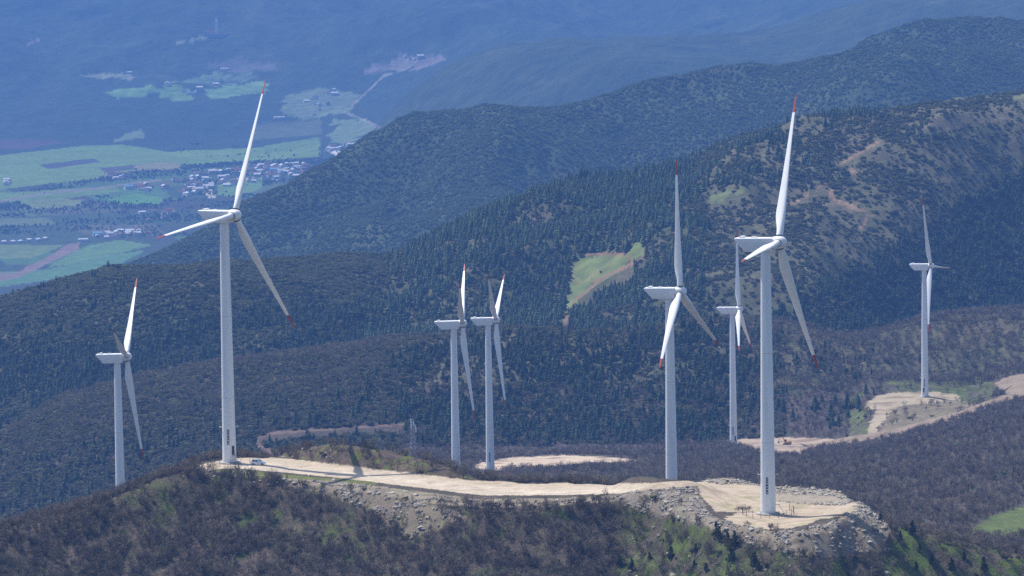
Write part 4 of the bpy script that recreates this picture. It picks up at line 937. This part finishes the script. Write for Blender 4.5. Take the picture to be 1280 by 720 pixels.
# ------------------------------------------------------------------ excavator on the clearing
def digger():
    M_y = mat('machine_yellow', (.62, .33, .05), .5, 2, (.5, .27, .06)); M_tr = mat('track_steel', (.05, .045, .04), .8, 4, (.09, .07, .055)); M_g = mat('cab_glass', (.03, .035, .04), .1)
    x, y, z = pick(984, 556, 2600, 2900); c = empty('excavator', (x, y, ground(x, y)), math.radians(160)); tag(c, 'small yellow tracked excavator on the reddish clearing', 'excavator')
    for s in (-1, 1):
        m_ = MB(); pr = [(-1.9, .15), (-2.15, .5), (-1.9, .9), (1.9, .9), (2.15, .5), (1.9, .15)]
        v = [(a, s * 1.25 - .3, b) for a, b in pr] + [(a, s * 1.25 + .3, b) for a, b in pr]; n = 6
        m_.add(v, [tuple(range(6)), tuple(range(11, 5, -1))] + [(i, (i + 1) % 6, 6 + (i + 1) % 6, 6 + i) for i in range(6)]); obj('track', m_.mesh('track', M_tr), c)
    m_ = MB(); m_.box((-.4, 0, 1.45), (3.6, 2.5, .9), .94); m_.box((-1.7, 0, 2.05), (1.1, 2.3, .5), .9); obj('body', m_.mesh('body', M_y), c)
    m_ = MB(); m_.box((.7, .7, 2.5), (1.3, 1.0, 1.4), .85); cb = obj('cab', m_.mesh('cab', M_y), c)
    m_ = MB(); m_.box((.75, .7, 2.62), (1.3, .9, .8), .88); m_.box((.7, .7, 2.62), (1.0, 1.06, .8), .9); obj('cab_glass', m_.mesh('cab_glass', M_g), cb)
    m_ = MB(); m_.tube((1.1, -.3, 1.7), (2.6, -.3, 3.9), .26, .22, 4, True); m_.tube((2.6, -.3, 3.9), (4.0, -.3, 4.1), .22, .2, 4, True); bo = obj('boom', m_.mesh('boom', M_y), c)
    m_ = MB(); m_.tube((3.9, -.3, 4.3), (5.2, -.3, 1.8), .2, .14, 4, True); obj('dipper_arm', m_.mesh('dipper_arm', M_y), c)
    m_ = MB(); m_.add([(4.7, -.8, 1.7), (4.7, .2, 1.7), (5.4, .2, 1.6), (5.4, -.8, 1.6), (4.6, -.8, .9), (4.6, .2, .9), (5.1, .2, .7), (5.1, -.8, .7)], [(0, 1, 2, 3), (7, 6, 5, 4), (0, 4, 5, 1), (1, 5, 6, 2), (2, 6, 7, 3), (3, 7, 4, 0)]); obj('bucket', m_.mesh('bucket', M_tr), c)
digger()

# ------------------------------------------------------------------ lattice mast behind the berm
def mast():
    M_st = mat('galvanised_steel', (.50, .52, .54), .5, 1, (.40, .42, .44)); M_p = mat('antenna_panel', (.80, .81, .82), .4)
    x, y, z = pick(517, 572, 2300, 2700); g_ = ground(x, y); pxm, rowm = project(x, y, g_); h = (rowm - 523) / F * y
    c = empty('lattice_mast', (x, y, g_), .5); tag(c, 'pale steel lattice mast with white panels behind the berm', 'mast')
    w0, w1 = 1.6, .55; n = 9
    def cor(i, k): w = w0 + (w1 - w0) * k / n; s = ((-1, -1), (1, -1), (1, 1), (-1, 1))[i % 4]; return (s[0] * w, s[1] * w, h * k / n)
    for i in range(4):
        m_ = MB(); m_.tube(cor(i, 0), cor(i, n), .08, .06, 4, True); obj('leg', m_.mesh('leg', M_st), c)
    m_ = MB()
    for k in range(n):
        for i in range(4): m_.tube(cor(i, k), cor(i + 1, k + 1), .04); m_.tube(cor(i + 1, k), cor(i, k + 1), .04); m_.tube(cor(i, k + 1), cor(i + 1, k + 1), .04)
    obj('bracing', m_.mesh('bracing', M_st), c)
    for i, (a, zz) in enumerate(((-1.5, .97), (0.2, .9), (1.1, .82), (1.5, .74), (-1.3, .84))):
        m_ = MB(); m_.box((a, -.9, h * zz), (.5, .25, 2.2)); m_.box((a, -.65, h * zz), (.12, .5, .12)); obj('antenna_panel', m_.mesh('antenna_panel', M_p), c)
mast()

# ------------------------------------------------------------------ fences round the two near turbine feet
M_post = mat('fence_post', (.05, .045, .04), .8, 4, (.09, .08, .07)); M_wire = mat('fence_wire', (.12, .12, .12), .6)
def fence(tx, ty, pts, label):
    c = empty('wire_fence', (tx, ty, ground(tx, ty))); z0 = float(ground(tx, ty)); tag(c, label, 'fence')
    P = []
    for dx, dy in pts:
        gz = float(ground(tx + dx, ty + dy)) - z0; P.append((dx, dy, gz))
        m_ = MB(); m_.tube((dx, dy, gz - .3), (dx, dy, gz + 2.1), .07, .065, 5, True); obj('post', m_.mesh('post', M_post), c)
    for a, b in zip(P[:-1], P[1:]):
        m_ = MB()
        for hh in (.5, 1.0, 1.5, 1.95): m_.tube((a[0], a[1], a[2] + hh), (b[0], b[1], b[2] + hh), .012)
        obj('wire', m_.mesh('wire', M_wire), c)
ring = lambda r, a0, a1, n, sx=1: [(r * sx * math.cos(math.radians(a0 + (a1 - a0) * i / (n - 1))), r * math.sin(math.radians(a0 + (a1 - a0) * i / (n - 1)))) for i in range(n)]
fence(TURB[7][0], TURB[7][1], ring(9, 150, 390, 13, .8), 'thin post and wire fence around the nearest right turbine')
fence(TURB[2][0], TURB[2][1], ring(9, 150, 400, 13, 1.0), 'thin post and wire fence around the turbine beside the car')
x, y, z = pick(930, 640, 1390, 1450)
bsh = empty('dry_bush', (x, y, ground(x, y)), 0, (1.5, 1.3, 1.0)); tag(bsh, 'rusty brown dry bush left of the nearest turbine foot', 'bush')
me = BARE[2][1].copy(); me.materials.clear(); me.materials.append(M_rust)
for k in range(3):
    o = obj('stem_cluster', me, bsh, (k * .9 - .9, .2 * k, 0)); o.rotation_euler = (0, 0, k * 2.1); o.scale = (.5, .5, .62)

# ------------------------------------------------------------------ village houses
M_wall = [mat('house_wall', (.74, .72, .68), .9, .4, (.62, .60, .56)), mat('house_wall_cream', (.55, .48, .38), .9, .4, (.45, .4, .33)), mat('house_wall_grey', (.36, .35, .34), .9, .4, (.28, .27, .26))]
M_roof = [mat('red_tiles', (.22, .115, .085), .9, .6, (.16, .085, .065)), mat('brown_tiles', (.17, .09, .07), .9, .6, (.12, .07, .055)), mat('pale_metal', (.62, .63, .64), .5, .3, (.5, .51, .52)), mat('blue_metal', (.16, .34, .50), .5, .3, (.13, .28, .42))]
M_win = mat('window_glass', (.04, .05, .06), .2)
def house_mesh(L, W, H_, rh, wm, rm):
    w = MB(); w.box((0, 0, H_ / 2 - .5), (L, W, H_ + 1)); w.add([(-L/2, -W/2, H_), (-L/2, W/2, H_), (-L/2, 0, H_ + rh)], [(0, 1, 2)]); w.add([(L/2, -W/2, H_), (L/2, W/2, H_), (L/2, 0, H_ + rh)], [(2, 1, 0)])
    r = MB(); e = .5; a, b = L / 2 + e, W / 2 + e; dz = -e * rh / (W / 2); t = .22
    r.add([(-a, -b, H_ + dz), (a, -b, H_ + dz), (a, 0, H_ + rh), (-a, 0, H_ + rh), (-a, b, H_ + dz), (a, b, H_ + dz), (-a, -b, H_ + dz + t), (a, -b, H_ + dz + t), (a, 0, H_ + rh + t), (-a, 0, H_ + rh + t), (-a, b, H_ + dz + t), (a, b, H_ + dz + t)],
          [(6, 7, 8, 9), (9, 8, 11, 10), (3, 2, 1, 0), (4, 5, 2, 3), (0, 1, 7, 6), (5, 4, 10, 11), (1, 2, 8, 7), (2, 5, 11, 8), (3, 0, 6, 9), (4, 3, 9, 10)])
    g = MB()
    for s in (-1, 1):
        for k in range(max(2, int(L / 3.5))):
            xx = -L / 2 + (k + .5) * L / max(2, int(L / 3.5))
            for zz in ((1.6,) if H_ < 4 else (1.6, 4.3)): g.box((xx, s * W / 2, zz), (1.2, .08, 1.3))
    return w.mesh('walls', wm), r.mesh('roof', rm), g.mesh('windows', M_win)
HM = {}
for wi in range(3):
    for ri in range(4):
        for si, (L, W, H_, rh) in enumerate(((11, 9, 5.8, 2.2), (15, 10, 6.2, 2.4), (13, 10, 3.4, 2.0))): HM[wi, ri, si] = house_mesh(L, W, H_, rh, M_wall[wi], M_roof[ri])
CL = [('in the long village behind the left turbine', 300, 221, 85, 11, 90, -.06), ('in the street above the green field', 345, 212, 50, 6, 42, -.05), ('in the village part left of the raised blade', 245, 238, 22, 5, 24, -.2),
      ('in the hamlet left of the level blade', 185, 236, 26, 3.5, 16, 0), ('in the hamlet by the straight road', 145, 222, 20, 3, 9, 0), ('in the hamlet near the earth track', 145, 293, 34, 4.5, 26, -.08), ('beside the tip of the level blade', 190, 271, 28, 6, 9, -.1),
      ('at the left edge among the green fields', 14, 230, 12, 3, 5, 0), ('at the foot of the hazy ridge', 420, 186, 18, 4, 9, -.2), ('in the upper valley below the mountain', 405, 128, 32, 12, 10, -.3), ('high in the upper fields', 245, 108, 45, 9, 6, -.1), ('by the far side of the hazy ridge', 520, 74, 14, 2, 4, 0)]
RN = ['red tiled', 'brown tiled', 'pale metal', 'blue metal']; WN = ['white', 'cream', 'grey']
hp = []
for (where, cx, cy, rx, ry, n, sl_) in CL:
    for i in range(n):
        for tr_ in range(12):
            a = rng.uniform(0, 6.283); k = math.sqrt(rng.uniform(0, 1)); px_ = cx + rx * k * math.cos(a); py_ = cy + ry * k * math.sin(a) + sl_ * rx * k * math.cos(a)
            x, y, z = pick(px_, py_, 8300, 14200)
            if all((x - p[0]) ** 2 + (y - p[1]) ** 2 > 17 ** 2 for p in hp): break
        hp.append((x, y))
        wi = int(rng.choice(3, p=[.62, .25, .13])); ri = int(rng.choice(4, p=[.30, .28, .38, .04])); si = int(rng.integers(0, 3)); s = rng.uniform(.75, 1.25)
        h = empty('village_house', (x, y, float(ground(x, y)) - .2), rng.choice([0.2, 1.75]) + rng.normal(0, .25), s)
        for me, nm in zip(HM[wi, ri, si], ('walls', 'roof', 'windows')): obj(nm, me, h)
        tag(h, f'{WN[wi]} walled house with {RN[ri]} roof {where}', 'house', 'houses of the valley villages')
def shed(px_, py_, L, W, H_, lbl, roof=2, rz=.1, nm='farm_shed', cat='shed'):
    x, y, z = pick(px_, py_, 8000, 14400); w, r, g = house_mesh(L, W, H_, 1.6, M_wall[0], M_roof[roof]); e = empty(nm, (x, y, z - .2), rz)
    for me, n_ in ((w, 'walls'), (r, 'roof'), (g, 'windows')): obj(n_, me, e)
    tag(e, lbl, cat)
for i, a in enumerate((3, 14, 24, 34, 45, 54)):
    shed(a, 304 - i * .8, 16, 10, 3.5, f'{["leftmost", "second", "third", "fourth", "fifth", "rightmost"][i]} long white shed of the row near the brown earth track', 2, 1.2)
shed(349, 149, 26, 9, 4, 'long white barn above the striped orchard'); shed(180, 238, 24, 12, 4.5, 'wide white barn in the hamlet left of the level blade')
shed(238, 118, 24, 10, 4, 'blue roofed barn in the upper green fields', 3); shed(280, 87, 20, 9, 4, 'white barn high above the upper green fields'); shed(162, 92, 12, 8, 4, 'lone white hut at the end of the pale clearing on the mountain')
shed(418, 188, 34, 16, 6, 'large white warehouse at the foot of the hazy ridge', 2, .6, 'warehouse', 'warehouse'); shed(104, 302, 18, 10, 5, 'white barn at the end of the brown earth track')
# hillside tower building
def hill_tower():
    x, y, z = pick(270, 44, 13300, 14600); e = empty('hillside_tower', (x, y, z - 1), 0, 1.5); tag(e, 'pale tower with low buildings on a terrace of the blue mountain', 'tower')
    m_ = MB(); m_.box((0, 0, 12), (7, 7, 26), .7); obj('shaft', m_.mesh('shaft', M_wall[0]), e)
    m_ = MB(); m_.box((0, 0, 27), (8, 8, 4), .6); m_.tube((0, 0, 28), (0, 0, 36), .6, .3, 6, True); obj('tower_head', m_.mesh('tower_head', M_wall[0]), e)
    for i, (a, b, L, H_) in enumerate(((-14, -4, 16, 7), (14, -6, 22, 5), (2, -14, 30, 4), (30, -8, 14, 4))):
        m_ = MB(); m_.box((a, b, H_ / 2), (L, 9, H_ + 2)); w = obj('annex', m_.mesh('annex', M_wall[0 if i % 2 else 2]), e)
        m_ = MB(); m_.box((a, b, H_ + 1.7), (L + 1, 10, 1.2), .8); obj('annex_roof', m_.mesh('annex_roof', M_roof[i % 2]), w)
hill_tower()

# ------------------------------------------------------------------ haze
hz = MB(); hz.box((0, 8100, -525), (7200, 17400, 1110))
M_hz = bpy.data.materials.new('haze_air'); M_hz.use_nodes = True; n = M_hz.node_tree.nodes; n.clear()
out = n.new('ShaderNodeOutputMaterial'); pv = n.new('ShaderNodeVolumePrincipled')
pv.inputs['Color'].default_value = (.155, .345, .82, 1); pv.inputs['Density'].default_value = 7.2e-5; pv.inputs['Anisotropy'].default_value = 0.0
M_hz.node_tree.links.new(pv.outputs[0], out.inputs['Volume'])
ho = obj('haze', hz.mesh('haze', M_hz)); tag(ho, 'thin blue haze filling the air over the hills and valley', 'haze', kind='stuff')
print('TRIS', sum(len(o.data.loop_triangles) if False else len(o.data.polygons) for o in scene.objects if o.type == 'MESH'), 'OBJ', len(scene.objects), {k: len(v) for k, v in dict(front=front, plat=plat, pn=pn, pf=pf, sc2=sc2, sc4=sc4, sc5=sc5, val=val, st=st, low=low).items()})
print('ZRANGE', Z.min(), Z.max())
